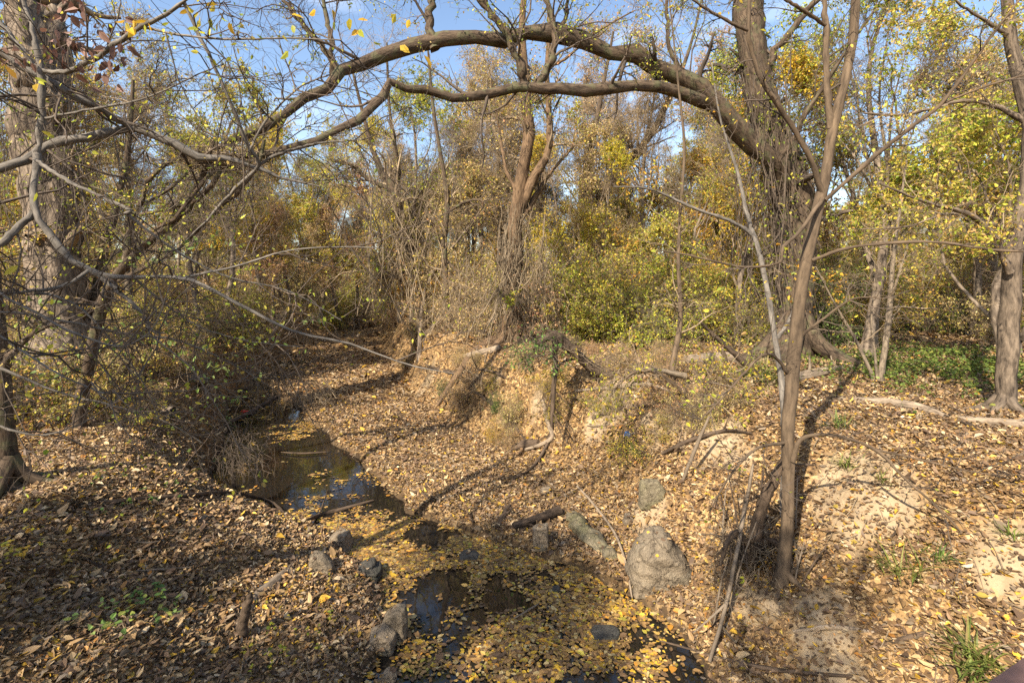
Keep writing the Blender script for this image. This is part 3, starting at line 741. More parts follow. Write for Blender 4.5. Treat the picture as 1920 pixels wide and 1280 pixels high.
# 7 the small tree whose grey branches reach in over the shaded bank
hand_tree('overhanging_tree', 'slate-grey small tree reaching long bare branches and russet leaves over the shaded bank', 'tree',
    [[(-180, 860, 4.0, 60), (-185, 700, 4.0, 48), (-170, 560, 4.0, 46), (-160, 420, 4, 44), (-150, 280, 4, 40), (-160, 100, 4, 36), (-150, -100, 4, 28), (-120, -400, 4, 14)]],
    [[(-150, 350, 4, 24), (-60, 325, 4.1, 21), (0, 316, 4.2, 19), (55, 300, 4.3, 19), (105, 270, 4.4, 20), (170, 256, 4.5, 20), (240, 240, 4.6, 19), (310, 262, 4.7, 18), (375, 294, 4.8, 17), (440, 300, 4.9, 12), (520, 330, 5, 7), (600, 350, 5.1, 3)],
     [(-150, 80, 4, 22), (-60, 70, 4, 18), (0, 103, 4.1, 14), (80, 146, 4.2, 15), (160, 190, 4.3, 16), (245, 238, 4.6, 16)],
     [(70, 290, 4.1, 16), (66, 335, 4, 15), (62, 385, 3.9, 16), (90, 440, 3.9, 16), (140, 492, 3.9, 15), (182, 513, 3.9, 13), (250, 520, 3.9, 9), (340, 521, 3.9, 8), (400, 545, 3.9, 8), (470, 582, 3.9, 7), (560, 625, 3.9, 6), (650, 642, 3.9, 5), (760, 682, 3.9, 3), (850, 700, 3.9, 2)],
     [(182, 513, 3.9, 10), (220, 545, 3.85, 9), (252, 572, 3.8, 8), (272, 600, 3.75, 6), (283, 620, 3.7, 5), (310, 625, 3.7, 3)],
     [(62, 395, 3.9, 15), (30, 430, 3.85, 15), (-10, 470, 3.8, 16), (-80, 540, 3.9, 18), (-170, 640, 4, 20)],
     [(70, 290, 4.1, 15), (77, 220, 4.1, 14), (79, 150, 4.1, 14), (64, 70, 4.1, 11), (45, 0, 4.1, 8), (30, -90, 4.1, 4)],
     [(79, 133, 4.1, 10), (130, 134, 4.0, 11), (190, 102, 3.9, 11), (250, 60, 3.8, 10), (330, 15, 3.7, 8), (380, -30, 3.6, 5)],
     [(79, 140, 4.1, 9), (40, 92, 4.1, 10), (-5, 40, 4.1, 10), (-80, -40, 4.1, 8)],
     [(66, 300, 4, 9), (140, 346, 3.9, 8), (240, 392, 3.8, 9), (235, 400, 3.8, 8)],
     [(268, 52, 3.8, 6), (340, 66, 3.7, 5.5), (430, 74, 3.6, 5), (540, 72, 3.5, 4), (640, 76, 3.5, 3)],
     [(345, 5, 3.7, 7), (400, 120, 3.8, 7), (440, 210, 3.9, 7), (466, 275, 4, 8), (485, 310, 4.1, 9), (440, 355, 4.2, 8), (390, 410, 4.3, 6), (350, 450, 4.4, 3)],
     [(485, 310, 4.1, 7), (520, 290, 4.1, 6), (590, 270, 4.1, 5), (680, 262, 4.1, 3)],
     [(466, 285, 4, 5), (500, 225, 4, 5), (560, 165, 4, 4), (620, 140, 4, 3)],
     [(82, 222, 4.1, 5), (170, 205, 4, 5), (270, 185, 4, 4), (370, 140, 4, 3), (420, 120, 4, 2)],
     [(-100, 470, 3.2, 6), (0, 550, 3.2, 5.5), (60, 582, 3.2, 5.5), (130, 620, 3.2, 5), (200, 645, 3.2, 4.5), (240, 647, 3.2, 3.5), (285, 618, 3.2, 3), (310, 560, 3.2, 2), (330, 490, 3.2, 1.5)],
     [(-100, 560, 3, 6), (0, 630, 3, 5), (60, 670, 3, 5), (120, 706, 3, 4), (195, 738, 3, 3)],
     [(172, 505, 3.9, 9), (120, 535, 3.8, 8), (60, 545, 3.7, 7), (-20, 550, 3.7, 6), (-140, 540, 3.9, 8)],
     [(-140, 600, 3.6, 8), (0, 585, 3.7, 6), (110, 600, 3.8, 5), (230, 625, 3.9, 5), (340, 640, 4.1, 4), (450, 690, 4.3, 3), (520, 735, 4.5, 2)],
     [(-140, 640, 3.8, 8), (0, 690, 3.9, 6), (110, 735, 4.0, 5), (210, 760, 4.1, 4), (310, 790, 4.3, 3), (380, 830, 4.4, 2)],
     [(-120, 760, 3.6, 6), (0, 800, 3.6, 5), (80, 815, 3.7, 4), (160, 790, 3.8, 3.5), (230, 740, 4, 2.5)],
     [(60, 545, 3.7, 5), (140, 570, 3.8, 5), (210, 640, 3.9, 4), (270, 720, 4.0, 3), (300, 790, 4.1, 2)],
     [(250, 520, 3.9, 5), (310, 570, 4, 4), (380, 615, 4.1, 4), (470, 640, 4.3, 3), (560, 650, 4.5, 2)],
     [(235, 400, 3.8, 6), (330, 470, 4.0, 5), (430, 520, 4.2, 4), (540, 545, 4.4, 3), (640, 600, 4.6, 2)],
     [(340, 521, 3.9, 5), (440, 500, 3.9, 5), (540, 470, 3.9, 4), (640, 463, 3.9, 3), (720, 465, 3.9, 2)]],
    BARK_SLATE, TWIG_DARK, Lm_mix,
    [dict(on='limb', n2=9, n3=4, n4=3, leaf_n=3, leaf=.038, absl=(.35, 1.3), up=-.02, keep=.3, clump=1.6, lo=.15, rmin=.0015, twig=(.1, .3))], sides=14, ridge=.08, lw=.85, kink=.2)

# 8..13 middle-distance trees with a trunk of their own
hand_tree('twin_trunk_tree', 'dark twin-trunked tree rising behind the green shrubs past the vine-wrapped tree', 'tree',
    [[(1088, 640, 22, 20), (1087, 455, 22, 17), (1092, 380, 22, 16), (1100, 320, 22, 14), (1120, 220, 22, 9), (1150, 60, 22, 4)],
     [(1096, 640, 22, 18), (1100, 455, 22, 17), (1112, 395, 22, 15), (1140, 340, 21.8, 14), (1180, 300, 21.6, 14), (1215, 260, 21.4, 13), (1245, 205, 21.2, 11), (1290, 100, 21, 6), (1320, -20, 21, 3)]],
    [], BARK_BROWN, TWIG_TAN, Lm_mix,
    dict(n2=14, n3=7, n4=6, leaf_n=3, leaf=.09, absl=(.8, 2.6), up=.15, keep=.4, clump=.6, lo=.4, rmin=.004), sides=10)
hand_tree('leaning_tree', 'dark crooked tree leaning over the creek bend, draped in brown vines', 'tree',
    [[(796, 640, 20, 22), (788, 590, 20, 20), (778, 520, 20, 21), (768, 460, 20, 20), (752, 410, 20, 18), (738, 355, 20, 15), (715, 320, 20, 12), (690, 250, 20, 8), (660, 130, 20, 4)]],
    [[(745, 370, 20, 11), (745, 310, 20, 9), (730, 200, 20, 6), (725, 80, 20, 3)],
     [(740, 360, 20, 9), (690, 335, 19.8, 8), (660, 310, 19.6, 7), (620, 300, 19.5, 4)],
     [(775, 500, 20, 8), (720, 520, 19.8, 6), (700, 470, 19.6, 4)]],
    BARK_BROWN, TWIG_TAN, Lm_grn,
    dict(n2=18, n3=7, n4=6, leaf_n=3, leaf=.08, absl=(.6, 2.2), up=.02, keep=.5, clump=.6, lo=.25, rmin=.004), sides=10)
hand_tree('slim_tree', 'slim straight dark tree between the leaning tree and the vine-wrapped trunk', 'tree',
    [[(842, 640, 18, 17), (838, 600, 18, 12), (836, 540, 18, 12), (833, 450, 18, 11), (839, 380, 18, 10), (828, 300, 18, 8), (812, 200, 18, 6), (800, 60, 18, 3)]],
    [[(838, 490, 18, 6), (860, 510, 17.8, 5), (880, 520, 17.6, 3)],
     [(837, 400, 18, 6), (870, 380, 17.8, 6), (900, 375, 17.5, 5), (920, 395, 17.4, 3)]],
    BARK_BROWN, TWIG_TAN, Lm_mix,
    dict(n2=12, n3=6, n4=5, leaf_n=3, leaf=.08, absl=(.5, 1.8), up=.1, keep=.45, clump=.7, lo=.3, rmin=.0035), sides=9)
hand_tree('crooked_sapling', 'crooked slender sapling with a bent foot rising from the sunny bank lip', 'tree',
    [[(1302, 835, 8.6, 16), (1300, 780, 8.7, 15), (1296, 750, 8.8, 15), (1262, 706, 9, 15), (1266, 660, 9.1, 14), (1276, 600, 9.2, 12), (1272, 500, 9.3, 9), (1275, 400, 9.4, 8), (1283, 280, 9.5, 7), (1270, 140, 9.5, 5), (1255, 0, 9.5, 3)]],
    [[(1290, 745, 8.8, 7), (1235, 700, 8.7, 6), (1190, 698, 8.6, 5), (1150, 730, 8.5, 2.5)],
     [(1298, 770, 8.7, 9), (1320, 740, 8.5, 6), (1360, 700, 8.4, 4)]],
    BARK_SAPLING, TWIG_TAN, Lm_grn,
    dict(n2=16, n3=5, n4=4, leaf_n=4, leaf=.055, absl=(.3, 1.2), up=.03, keep=.6, clump=1.2, lo=.35, rmin=.0018, twig=(.12, .3)), sides=10, tw=.75)
hand_tree('multi_stem_sapling', 'pale multi-stemmed sapling fanning up from the flat beside the fallen logs', 'tree',
    [[(1650, 722, 9.8, 16), (1655, 680, 9.8, 13), (1666, 600, 9.8, 13), (1672, 520, 9.8, 10), (1682, 430, 9.8, 7), (1700, 300, 9.8, 4)],
     [(1642, 722, 9.8, 10), (1625, 680, 9.8, 9), (1600, 630, 9.8, 7), (1560, 560, 9.7, 4), (1530, 500, 9.7, 2.5)],
     [(1646, 722, 9.8, 7), (1640, 660, 9.8, 6), (1634, 600, 9.8, 4), (1640, 520, 9.8, 3)]],
    [[(1670, 560, 9.8, 7), (1690, 500, 9.7, 5), (1710, 430, 9.6, 3)]],
    BARK_PALE, TWIG_TAN, Lm_yel,
    dict(n2=9, n3=5, n4=4, leaf_n=4, leaf=.06, absl=(.3, 1.1), up=.02, keep=.5, clump=1.1, lo=.3, rmin=.0018, twig=(.12, .3)), sides=9, tw=.8, lw=.8)
hand_tree('bank_tree', 'dark-based tree with flared foot on the shaded leaf-covered bank', 'tree',
    [[(18, 935, 7.9, 96), (12, 895, 7.9, 52), (8, 820, 7.9, 40), (2, 720, 7.9, 36), (-8, 620, 7.9, 34), (-20, 480, 7.9, 32), (-40, 300, 7.9, 28), (-40, 100, 7.9, 24), (-60, -150, 7.9, 14)]],
    [[(6, 690, 7.9, 16), (30, 655, 7.8, 12), (70, 620, 7.7, 8), (130, 600, 7.6, 4)]],
    BARK_BROWN, TWIG_DARK, Lm_mix,
    dict(n2=9, n3=5, n4=4, leaf_n=2, leaf=.06, absl=(.5, 1.6), up=.0, keep=.25, clump=.9, lo=.3, rmin=.002, twig=(.12, .35)), sides=14, tw=.8, flare=5, yk=.8)
hand_tree('thicket_tree', 'dark thin trunk half hidden in the brush of the shaded bank', 'tree',
    [[(182, 790, 11.5, 26), (178, 700, 11.5, 20), (172, 620, 11.5, 17), (185, 520, 11.5, 15), (215, 400, 11.5, 12), (240, 280, 11.5, 9), (250, 150, 11.5, 5)]],
    [[(180, 560, 11.5, 9), (240, 500, 11.2, 8), (300, 440, 11, 5), (360, 330, 11, 3)]],
    BARK_BROWN, TWIG_TAN, Lm_mix,
    dict(n2=16, n3=6, n4=5, leaf_n=3, leaf=.06, absl=(.5, 1.8), up=.05, keep=.5, clump=.9, lo=.2, rmin=.002, twig=(.15, .4)), sides=10)
hand_tree('vine_limb_tree', 'ropy brown tree with several stems fanning out under the arching limb', 'tree',
    [[(150, 760, 9, 22), (185, 600, 8.8, 18), (210, 530, 8.6, 17), (260, 470, 8.4, 14), (330, 410, 8.2, 13), (365, 355, 8.1, 12), (390, 310, 8, 11), (420, 300, 8, 8)]],
    [[(240, 490, 8.5, 13), (245, 430, 8.4, 12), (262, 385, 8.3, 11), (285, 330, 8.2, 10), (330, 300, 8.1, 9), (380, 290, 8, 6)],
     [(330, 410, 8.2, 10), (395, 350, 8, 10), (415, 310, 8, 8), (405, 260, 8, 6), (370, 240, 8, 4)],
     [(210, 530, 8.6, 10), (275, 500, 8.4, 9), (330, 470, 8.3, 8), (400, 400, 8.2, 9), (450, 355, 8.1, 9), (485, 305, 8, 8), (495, 250, 8, 6), (480, 180, 8, 3)],
     [(350, 380, 8.1, 9), (300, 395, 8.2, 8), (250, 400, 8.3, 8), (230, 370, 8.4, 6), (140, 340, 8.5, 4)]],
    BARK_BROWN, TWIG_DARK, Lm_grn,
    dict(n2=13, n3=5, n4=4, leaf_n=3, leaf=.05, absl=(.3, 1.2), up=0, keep=.4, clump=1.2, lo=.2, rmin=.0018, twig=(.1, .3)), sides=10, ridge=.12, kink=.25, lw=.85)


# big russet leaves on the overhanging branch and single bright leaves near the lens are part of that tree's crown
def near_leaves(parent_name, mat, spots, L):
    root = bpy.data.objects[parent_name]
    m = MB(); pos = []
    for px, py, Y, n, sx, sy in spots:
        for _ in range(n):
            pos.append(W(px + random.gauss(0, sx), py + random.gauss(0, sy), Y + random.gauss(0, .12)))
    pos = np.array(pos); n = len(pos)
    ax = norm(rng.normal(size=(n, 3)) * .6 + np.array([0, 0, -.7])); nr = norm(rng.normal(size=(n, 3)) + np.array([0, -.7, .3]))
    leaves(m, pos, ax, nr, rng.uniform(L * .8, L * 1.25, n), 0, .5, .3)
    # a stalk for each leaf, running back up
    P = np.stack([pos, pos - ax * .03 + np.array([0, 0, .02]), pos - ax * .08 + np.array([0, 0, .07])], 1)
    tubes(m, P, np.full((n, 3), .0012), 3, 1)
    return m.build('foliage', [mat, TWIG_DARK], root, np.array(root.location))


near_leaves('overhanging_tree', Lm_brn, [(150, 60, 3.9, 22, 32, 30), (200, 90, 3.9, 22, 24, 30), (130, 20, 3.9, 14, 30, 18), (105, 90, 4, 12, 16, 18), (185, 125, 3.9, 6, 12, 12), (240, 70, 3.8, 4, 10, 15), (30, 110, 4, 8, 18, 15)], .085)
near_leaves('overhanging_tree', Lm_yel, [(35, 500, 3.2, 1, 3, 4), (540, 85, 3.4, 2, 8, 10), (792, 105, 3.2, 1, 3, 4), (52, 155, 3.6, 4, 16, 6), (110, 250, 3.7, 2, 10, 4), (400, 40, 3.5, 4, 14, 10), (72, 355, 3.8, 1, 3, 3),
                                         (270, 45, 3.7, 10, 22, 10), (380, 25, 3.6, 10, 26, 14), (590, 25, 3.6, 6, 50, 20), (700, 60, 3.6, 8, 50, 30)], .075)

near_leaves('overhanging_tree', Lm_bri, [(300, 640, 5.0, 16, 40, 8), (250, 610, 4.8, 12, 36, 8), (360, 670, 5.4, 18, 36, 9), (430, 690, 5.8, 16, 30, 8), (490, 640, 5.8, 10, 30, 8), (200, 660, 4.8, 10, 40, 8), (340, 460, 5.0, 16, 40, 8), (420, 445, 5.2, 16, 34, 8), (250, 480, 4.8, 10, 30, 8), (420, 745, 6.2, 14, 24, 8),
                                         (110, 700, 4.6, 12, 40, 8), (560, 600, 6, 10, 30, 7), (60, 560, 4.5, 10, 30, 8)], .06)

# ------------------------------------------------------------------ woodland prototypes
HIDE = (0, -60, -60)


def proto_tree(name, label, cat, h, r, leafm, twig, bark, kw, lean=.1, n1=12, group=None, l1=(.3, .5), up=.35, sides=8, ang=(.5, 1.0), lo=.3):
    root = empty(name, (0, 0, 0), None, cat, group)
    root['label'] = label
    K = 14
    d = np.array([rng.normal(0, lean), rng.normal(0, lean), 1.0]); p = np.zeros(3); pts = [p.copy()]
    for k in range(K - 1):
        d = norm(d + rng.normal(size=3) * .10 + np.array([0, 0, .05])); p = p + d * h * .85 / (K - 1); pts.append(p.copy())
    P = np.array(pts)[None]; P[:, 0, 2] -= .3
    R = (r * np.linspace(1, .18, K) ** .9)[None]; R[:, 0] *= 1.5
    m = MB(); tubes(m, P, R, sides, 0, .10, 5); m.build('trunk', [bark], root)
    P1, R1 = spawn(P, R, n1, lo, 1, ang, l1, 9, .5, up, .18, False, .012)
    m = MB(); tubes(m, P1, R1, 5, 0)
    crown_on(m, [(P1, R1)], **kw)
    m.build('crown', [twig, leafm], root)
    return root


WG = 'trees of the woodland beyond the creek'
PT = []
PT.append(proto_tree('woodland_tree', 'slender woodland tree in thin yellow-green leaf beyond the banks', 'tree', 11, .13, Lm_grn, TWIG_GREY, BARK_GREY,
                     dict(n2=8, n3=6, n4=5, leaf_n=7, leaf=.085, l1=(.35, .6), up=.08, keep=.8, clump=.5, rmin=.0045, twig=(.2, .55)), group=WG))
PT.append(proto_tree('woodland_tree', 'woodland tree with golden yellow autumn leaves beyond the banks', 'tree', 9, .11, Lm_yel, TWIG_TAN, BARK_GREY,
                     dict(n2=8, n3=6, n4=5, leaf_n=8, leaf=.085, l1=(.35, .6), up=.08, keep=.9, clump=.5, rmin=.0045, twig=(.2, .5)), group=WG, lo=.15))
PT.append(proto_tree('woodland_tree', 'nearly bare pale-twigged woodland tree beyond the banks', 'tree', 12, .15, Lm_dry, TWIG_TAN, BARK_PALE,
                     dict(n2=8, n3=7, n4=8, leaf_n=2, leaf=.085, l1=(.35, .6), up=.12, keep=.6, clump=.5, rmin=.0055, twig=(.25, .7)), group=WG))
PT.append(proto_tree('woodland_tree', 'woodland tree in dry tan leaf beyond the banks', 'tree', 10, .12, Lm_dry, TWIG_TAN, BARK_GREY,
                     dict(n2=8, n3=6, n4=5, leaf_n=7, leaf=.085, l1=(.35, .6), up=.06, keep=.8, clump=.5, rmin=.0045, twig=(.2, .55)), group=WG, lo=.15))
PT.append(proto_tree('woodland_tree', 'brown bare woodland tree tangled with vines beyond the banks', 'tree', 10, .16, Lm_mix, TWIG_TAN, BARK_BROWN,
                     dict(n2=9, n3=6, n4=6, leaf_n=4, leaf=.085, l1=(.3, .6), up=-.03, keep=.6, clump=.5, rmin=.005, twig=(.25, .6)), group=WG, up=.15, lo=.12))
PT.append(proto_tree('woodland_tree', 'leafy mixed yellow and green woodland tree beyond the banks', 'tree', 9, .12, Lm_mix, TWIG_GREY, BARK_GREY,
                     dict(n2=8, n3=6, n4=5, leaf_n=8, leaf=.085, l1=(.35, .6), up=.05, keep=.9, clump=.5, rmin=.0045, twig=(.2, .5)), group=WG, lo=.12))
for p in PT: p.location = HIDE

SG = 'brush and shrubs along the creek banks'


def proto_shrub(name, label, cat, h, spread, nst, leafm, twig, kw, group=SG):
    root = empty(name, HIDE, None, cat, group); root['label'] = label
    m = MB()
    K = 8
    base = np.stack([rng.normal(0, spread * .25, nst), rng.normal(0, spread * .25, nst), np.full(nst, -.1)], -1)
    d = norm(np.stack([rng.normal(0, spread / h * .6, nst), rng.normal(0, spread / h * .6, nst), np.ones(nst)], -1))
    P = np.empty((nst, K, 3)); P[:, 0] = base; L = h * rng.uniform(.6, 1.05, nst)
    for k in range(1, K):
        d = norm(d + rng.normal(size=(nst, 3)) * .17 + np.array([0, 0, -.02]))
        P[:, k] = P[:, k - 1] + d * (L / (K - 1))[:, None]
    R = (rng.uniform(.006, .016, nst))[:, None] * np.linspace(1, .3, K)[None]
    tubes(m, P, R, 4, 0)
    m2 = MB()
    crown_on(m2, [(P, R)], **kw)
    m.build('stem', [twig], root)
    m2.build('foliage', [twig, leafm], root)
    return root


PS = {}
PS['tan'] = proto_shrub('brush_thicket', 'tangle of nearly leafless tan brush twigs on the banks', 'brush', 2.2, 1.6, 24, Lm_dry, TWIG_TAN,
                        dict(n2=6, n3=4, n4=4, leaf_n=2, leaf=.065, absl=(.4, 1.1), up=.02, keep=.6, lo=.1, rmin=.0042, twig=(.15, .45)))
PS['dry'] = proto_shrub('brush_thicket', 'brush thicket hung with curled dry tan leaves', 'brush', 2.0, 1.5, 18, Lm_dry, TWIG_TAN,
                        dict(n2=6, n3=4, n4=4, leaf_n=5, leaf=.065, absl=(.4, 1.0), up=.02, keep=.8, clump=1.0, lo=.1, rmin=.004, twig=(.12, .35)))
PS['grn'] = proto_shrub('leafy_shrub', 'shrub in fading yellow-green leaf under the trees', 'shrub', 2.4, 1.6, 18, Lm_grn, TWIG_GREY,
                        dict(n2=7, n3=5, n4=4, leaf_n=7, leaf=.065, absl=(.4, 1.1), up=.04, keep=.85, clump=.9, lo=.1, rmin=.0025, twig=(.12, .35)))
PS['dgr'] = proto_shrub('leafy_shrub', 'dense deep green evergreen shrub under the trees', 'shrub', 2.2, 1.4, 18, Lm_dgr, TWIG_DARK,
                        dict(n2=7, n3=5, n4=4, leaf_n=7, leaf=.055, absl=(.3, .9), up=.05, keep=.85, clump=.9, lo=.05, rmin=.0025, twig=(.12, .3)))
PS['mix'] = proto_shrub('leafy_shrub', 'shrub in mixed green, gold and tan autumn leaf', 'shrub', 2.6, 1.7, 20, Lm_mix, TWIG_TAN,
                        dict(n2=7, n3=5, n4=4, leaf_n=6, leaf=.065, absl=(.4, 1.2), up=.03, keep=.85, clump=.9, lo=.1, rmin=.0025, twig=(.12, .4)))
PS['yel'] = proto_shrub('leafy_shrub', 'airy shrub speckled with small golden leaves', 'shrub', 2.6, 1.7, 16, Lm_yel, TWIG_TAN,
                        dict(n2=7, n3=5, n4=4, leaf_n=6, leaf=.06, absl=(.4, 1.2), up=.03, keep=.8, clump=.9, lo=.1, rmin=.0025, twig=(.12, .4)))
PS['drk'] = proto_shrub('brush_thicket', 'tangle of dark brown brush and briar on the creek banks', 'brush', 1.9, 1.7, 16, Lm_mix, TWIG_DARK,
                        dict(n2=6, n3=4, n4=3, leaf_n=5, leaf=.075, absl=(.4, 1.1), up=-.02, keep=.8, clump=1.2, lo=.1, rmin=.0045, twig=(.12, .4)))
USED = set()


def put(root, x, y, s, rz=None, sink=.05):
    z = float(H(x, y)) - sink
    rz = random.uniform(0, 6.28) if rz is None else rz
    sx = s if hasattr(s, '__len__') else (s, s, s)
    if root.name not in USED:
        USED.add(root.name)
        root.location = (x, y, z); root.rotation_euler = (0, 0, rz); root.scale = sx
        LABELS.setdefault(root['label'], []).append(root.name)
        return root
    return copy_tree(root, (x, y, z), rz, sx)


def in_creek(x, y, m=.4):
    return np.interp(y, TY, TL) - m < x < np.interp(y, RY, RX) + m


# far and middle woodland: poisson-ish scatter in view
placed = []


def scatter(n, y0, y1, rmin, pick, smin, smax, squash=1, cond=None, wide=1.12):
    k = 0; tries = 0
    while k < n and tries < n * 60:
        tries += 1
        y = math.sqrt(random.uniform(y0 * y0, y1 * y1)); x = random.uniform(-1, 1) * (y * wide + 1)
        if in_creek(x, y) and y < 36: continue
        if cond and not cond(x, y, 960 + x / y * F): continue
        if any((x - a) ** 2 + (y - b) ** 2 < rmin * rmin for a, b in placed[-400:]): continue
        placed.append((x, y)); k += 1
        put(pick(x, y), x, y, random.uniform(smin, smax) * squash)


def pick_tree(x, y):
    px = 960 + x / y * F
    if px < 500: w = [3, 1, 4, 3, 3, 3]
    elif px < 860: w = [2, 4, 4, 3, 2, 2]
    elif px < 1150: w = [1, 2, 5, 4, 1, 2]
    else: w = [4, 3, 2, 3, 2, 5]
    return random.choices(PT, w)[0]


def sky_limit(x, y, px):
    return True


scatter(70, 20, 34, 1.6, pick_tree, .55, .95)
OPEN = True
scatter(110, 34, 70, 2.2, pick_tree, .75, 1.15)
scatter(110, 70, 130, 3.4, pick_tree, .9, 1.3)
# nearer trees on both flanks
for (x, y, k, s) in [(9.5, 13.5, 5, .95), (12.5, 11.5, 0, 1.0), (14.5, 16, 5, 1.05), (7.6, 15.5, 0, .9), (5.6, 17, 5, .8), (11, 19, 3, .9), (15.5, 14, 3, 1),
                     (-12.8, 14.5, 4, .85), (-13.5, 18, 2, .95), (-15, 14, 0, 1.0), (-16, 21, 3, 1), (-10.5, 17.5, 0, .75),
                     (3.2, 19.5, 1, .75), (-6.2, 25, 1, .8), (-2, 24, 2, .7), (1.5, 26, 2, .75), (6.5, 21, 1, .8), (-19, 16, 4, 1.0), (17.5, 19, 0, 1.1), (10.3, 10.6, 5, 1.05), (13.2, 13.4, 1, 1.1), (8.4, 12.2, 0, 1.0), (16.6, 16.6, 5, 1.2), (6.4, 14.4, 1, .85), (4.6, 23, 3, .9), (2.4, 22, 3, .9), (-13.6, 14.6, 5, 1.05), (-12.4, 22, 0, 1.1), (-17, 17.5, 5, 1.1), (-3.4, 21, 0, 1.0), (-.6, 20.5, 2, 1.0), (1.2, 22.5, 0, 1.05), (3.6, 24.5, 2, 1.15), (5.2, 20, 2, .95), (-5.0, 25.5, 1, 1.1), (-11.8, 24, 1, 1.1), (-12.6, 27, 1, 1.2), (-3.4, 19, 3, .8), (-14, 38, 1, 1.15), (-15.5, 42, 5, 1.2), (-12.3, 36.8, 3, 1.0), (-17, 45, 0, 1.3), (-13, 43, 1, 1.2), (-10.8, 39, 5, 1.1), (-18.5, 40, 3, 1.2), (-11.5, 46, 2, 1.3), (-8.6, 33, 1, 1.0), (-6.4, 30, 3, 1.0), (-13.6, 31, 5, 1.0), (-15.8, 38.5, 5, 1.55), (-17, 41.5, 1, 1.6), (9.6, 24, 5, 1.2), (8.2, 20, 1, 1.1), (10.6, 26, 2, 1.2), (-4.8, 27, 5, 1.15), (-1.6, 28, 2, 1.2), (2.2, 18.2, 1, .8), (7.4, 24, 5, 1.2)]:
    if y > 36 or not in_creek(x, y, .2): placed.append((x, y)); put(PT[k], x, y, s)


def pick_shrub(x, y):
    px = 960 + x / y * F
    if px < 520: return PS[random.choices(['drk', 'tan', 'mix', 'dry', 'grn'], [5, 4, 3, 3, 2])[0]]
    if px < 800: return PS[random.choices(['tan', 'dry', 'yel', 'mix', 'grn'], [4, 3, 3, 2, 2])[0]]
    if px < 1030: return PS[random.choices(['tan', 'dry', 'mix', 'drk'], [6, 4, 2, 1])[0]]
    if px < 1500: return PS[random.choices(['grn', 'mix', 'dgr', 'yel', 'dry', 'tan'], [5, 5, 2, 3, 3, 2])[0]]
    return PS[random.choices(['mix', 'dry', 'dgr', 'grn', 'tan', 'yel'], [4, 4, 3, 3, 3, 2])[0]]


placed = []
scatter(70, 15.5, 26, .95, pick_shrub, .7, 1.2, cond=lambda x, y, px: not (500 < px < 730) and not (px > 1560 and y < 15))
scatter(110, 26, 48, 1.4, pick_shrub, .9, 1.6)
scatter(90, 48, 85, 2.2, pick_shrub, 1.4, 2.2)
# brush on the shaded bank
for k in range(34):
    while True:
        y = random.uniform(9.2, 16); x = random.uniform(-y * 1.05, np.interp(y, TY, TL) - 1.5)
        if 960 + x / y * F < 400 and all((x - a) ** 2 + (y - b) ** 2 > .35 for a, b in placed): break
    placed.append((x, y)); put(PS[random.choices(['drk', 'tan', 'mix', 'dry', 'grn', 'yel'], [10, 3, 2, 2.5, .8, .6])[0]], x, y, random.uniform(.45, .85))
# shrubs at the back of the sunny flat and low brush on the bank face
for (px, py, kind, s) in [(1010, 640, 'tan', .8), (900, 640, 'tan', .8), (930, 610, 'tan', 1.0), (1000, 620, 'tan', 1.1), (1080, 640, 'mix', .8), (1150, 640, 'grn', .9), (1210, 650, 'grn', .9), (1250, 640, 'mix', 1.0),
                          (1330, 640, 'yel', .9), (1400, 650, 'grn', .9), (1430, 640, 'yel', 1.0), (1540, 650, 'dgr', 1.0), (1590, 640, 'dgr', .9), (1620, 640, 'mix', .8), (1740, 625, 'dgr', .8), (1800, 620, 'dry', 1.0),
                          (1860, 640, 'dry', .9), (1700, 625, 'mix', .9), (870, 760, 'tan', .4), (830, 740, 'dgr', .22), (960, 800, 'tan', .38), (930, 770, 'dgr', .22),
                          (985, 690, 'dry', .4), (1190, 855, 'drk', .36), (780, 640, 'tan', .6), (740, 610, 'tan', .7), (760, 690, 'tan', .35)]:
    p = hit(px, py); put(PS[kind], p[0], p[1], s)

for (px, py, kind, s_) in [(1060, 632, 'grn', 1.2), (1120, 628, 'mix', 1.35), (1170, 624, 'yel', 1.3), (1220, 630, 'grn', 1.3), (1290, 626, 'mix', 1.35), (1345, 630, 'grn', 1.2), (1385, 622, 'yel', 1.4), (1430, 628, 'mix', 1.3),
                           (1480, 622, 'grn', 1.35), (1530, 630, 'mix', 1.2), (1580, 620, 'yel', 1.3), (1640, 622, 'dgr', 1.1), (1690, 616, 'mix', 1.4), (1770, 612, 'dry', 1.4), (1840, 616, 'mix', 1.3), (1900, 622, 'dry', 1.3), (1000, 622, 'dry', 1.2), (900, 618, 'mix', 1.1), (860, 612, 'yel', 1.1)]:
    p = hit(px, py); put(PS[kind], p[0], p[1], s_)

# low dry plants all over the bank face and the slope
for k in range(26):
    px = random.uniform(740, 1420); py = random.uniform(655, 850)
    if px < 900 and py > 790: continue
    p = hit(px, py)
    if in_creek(p[0], p[1], -.2): continue
    put(PS[random.choices(['tan', 'dry', 'drk', 'yel', 'grn'], [3, 5, 3, 1.2, .7])[0]], p[0], p[1], random.uniform(.18, .34))

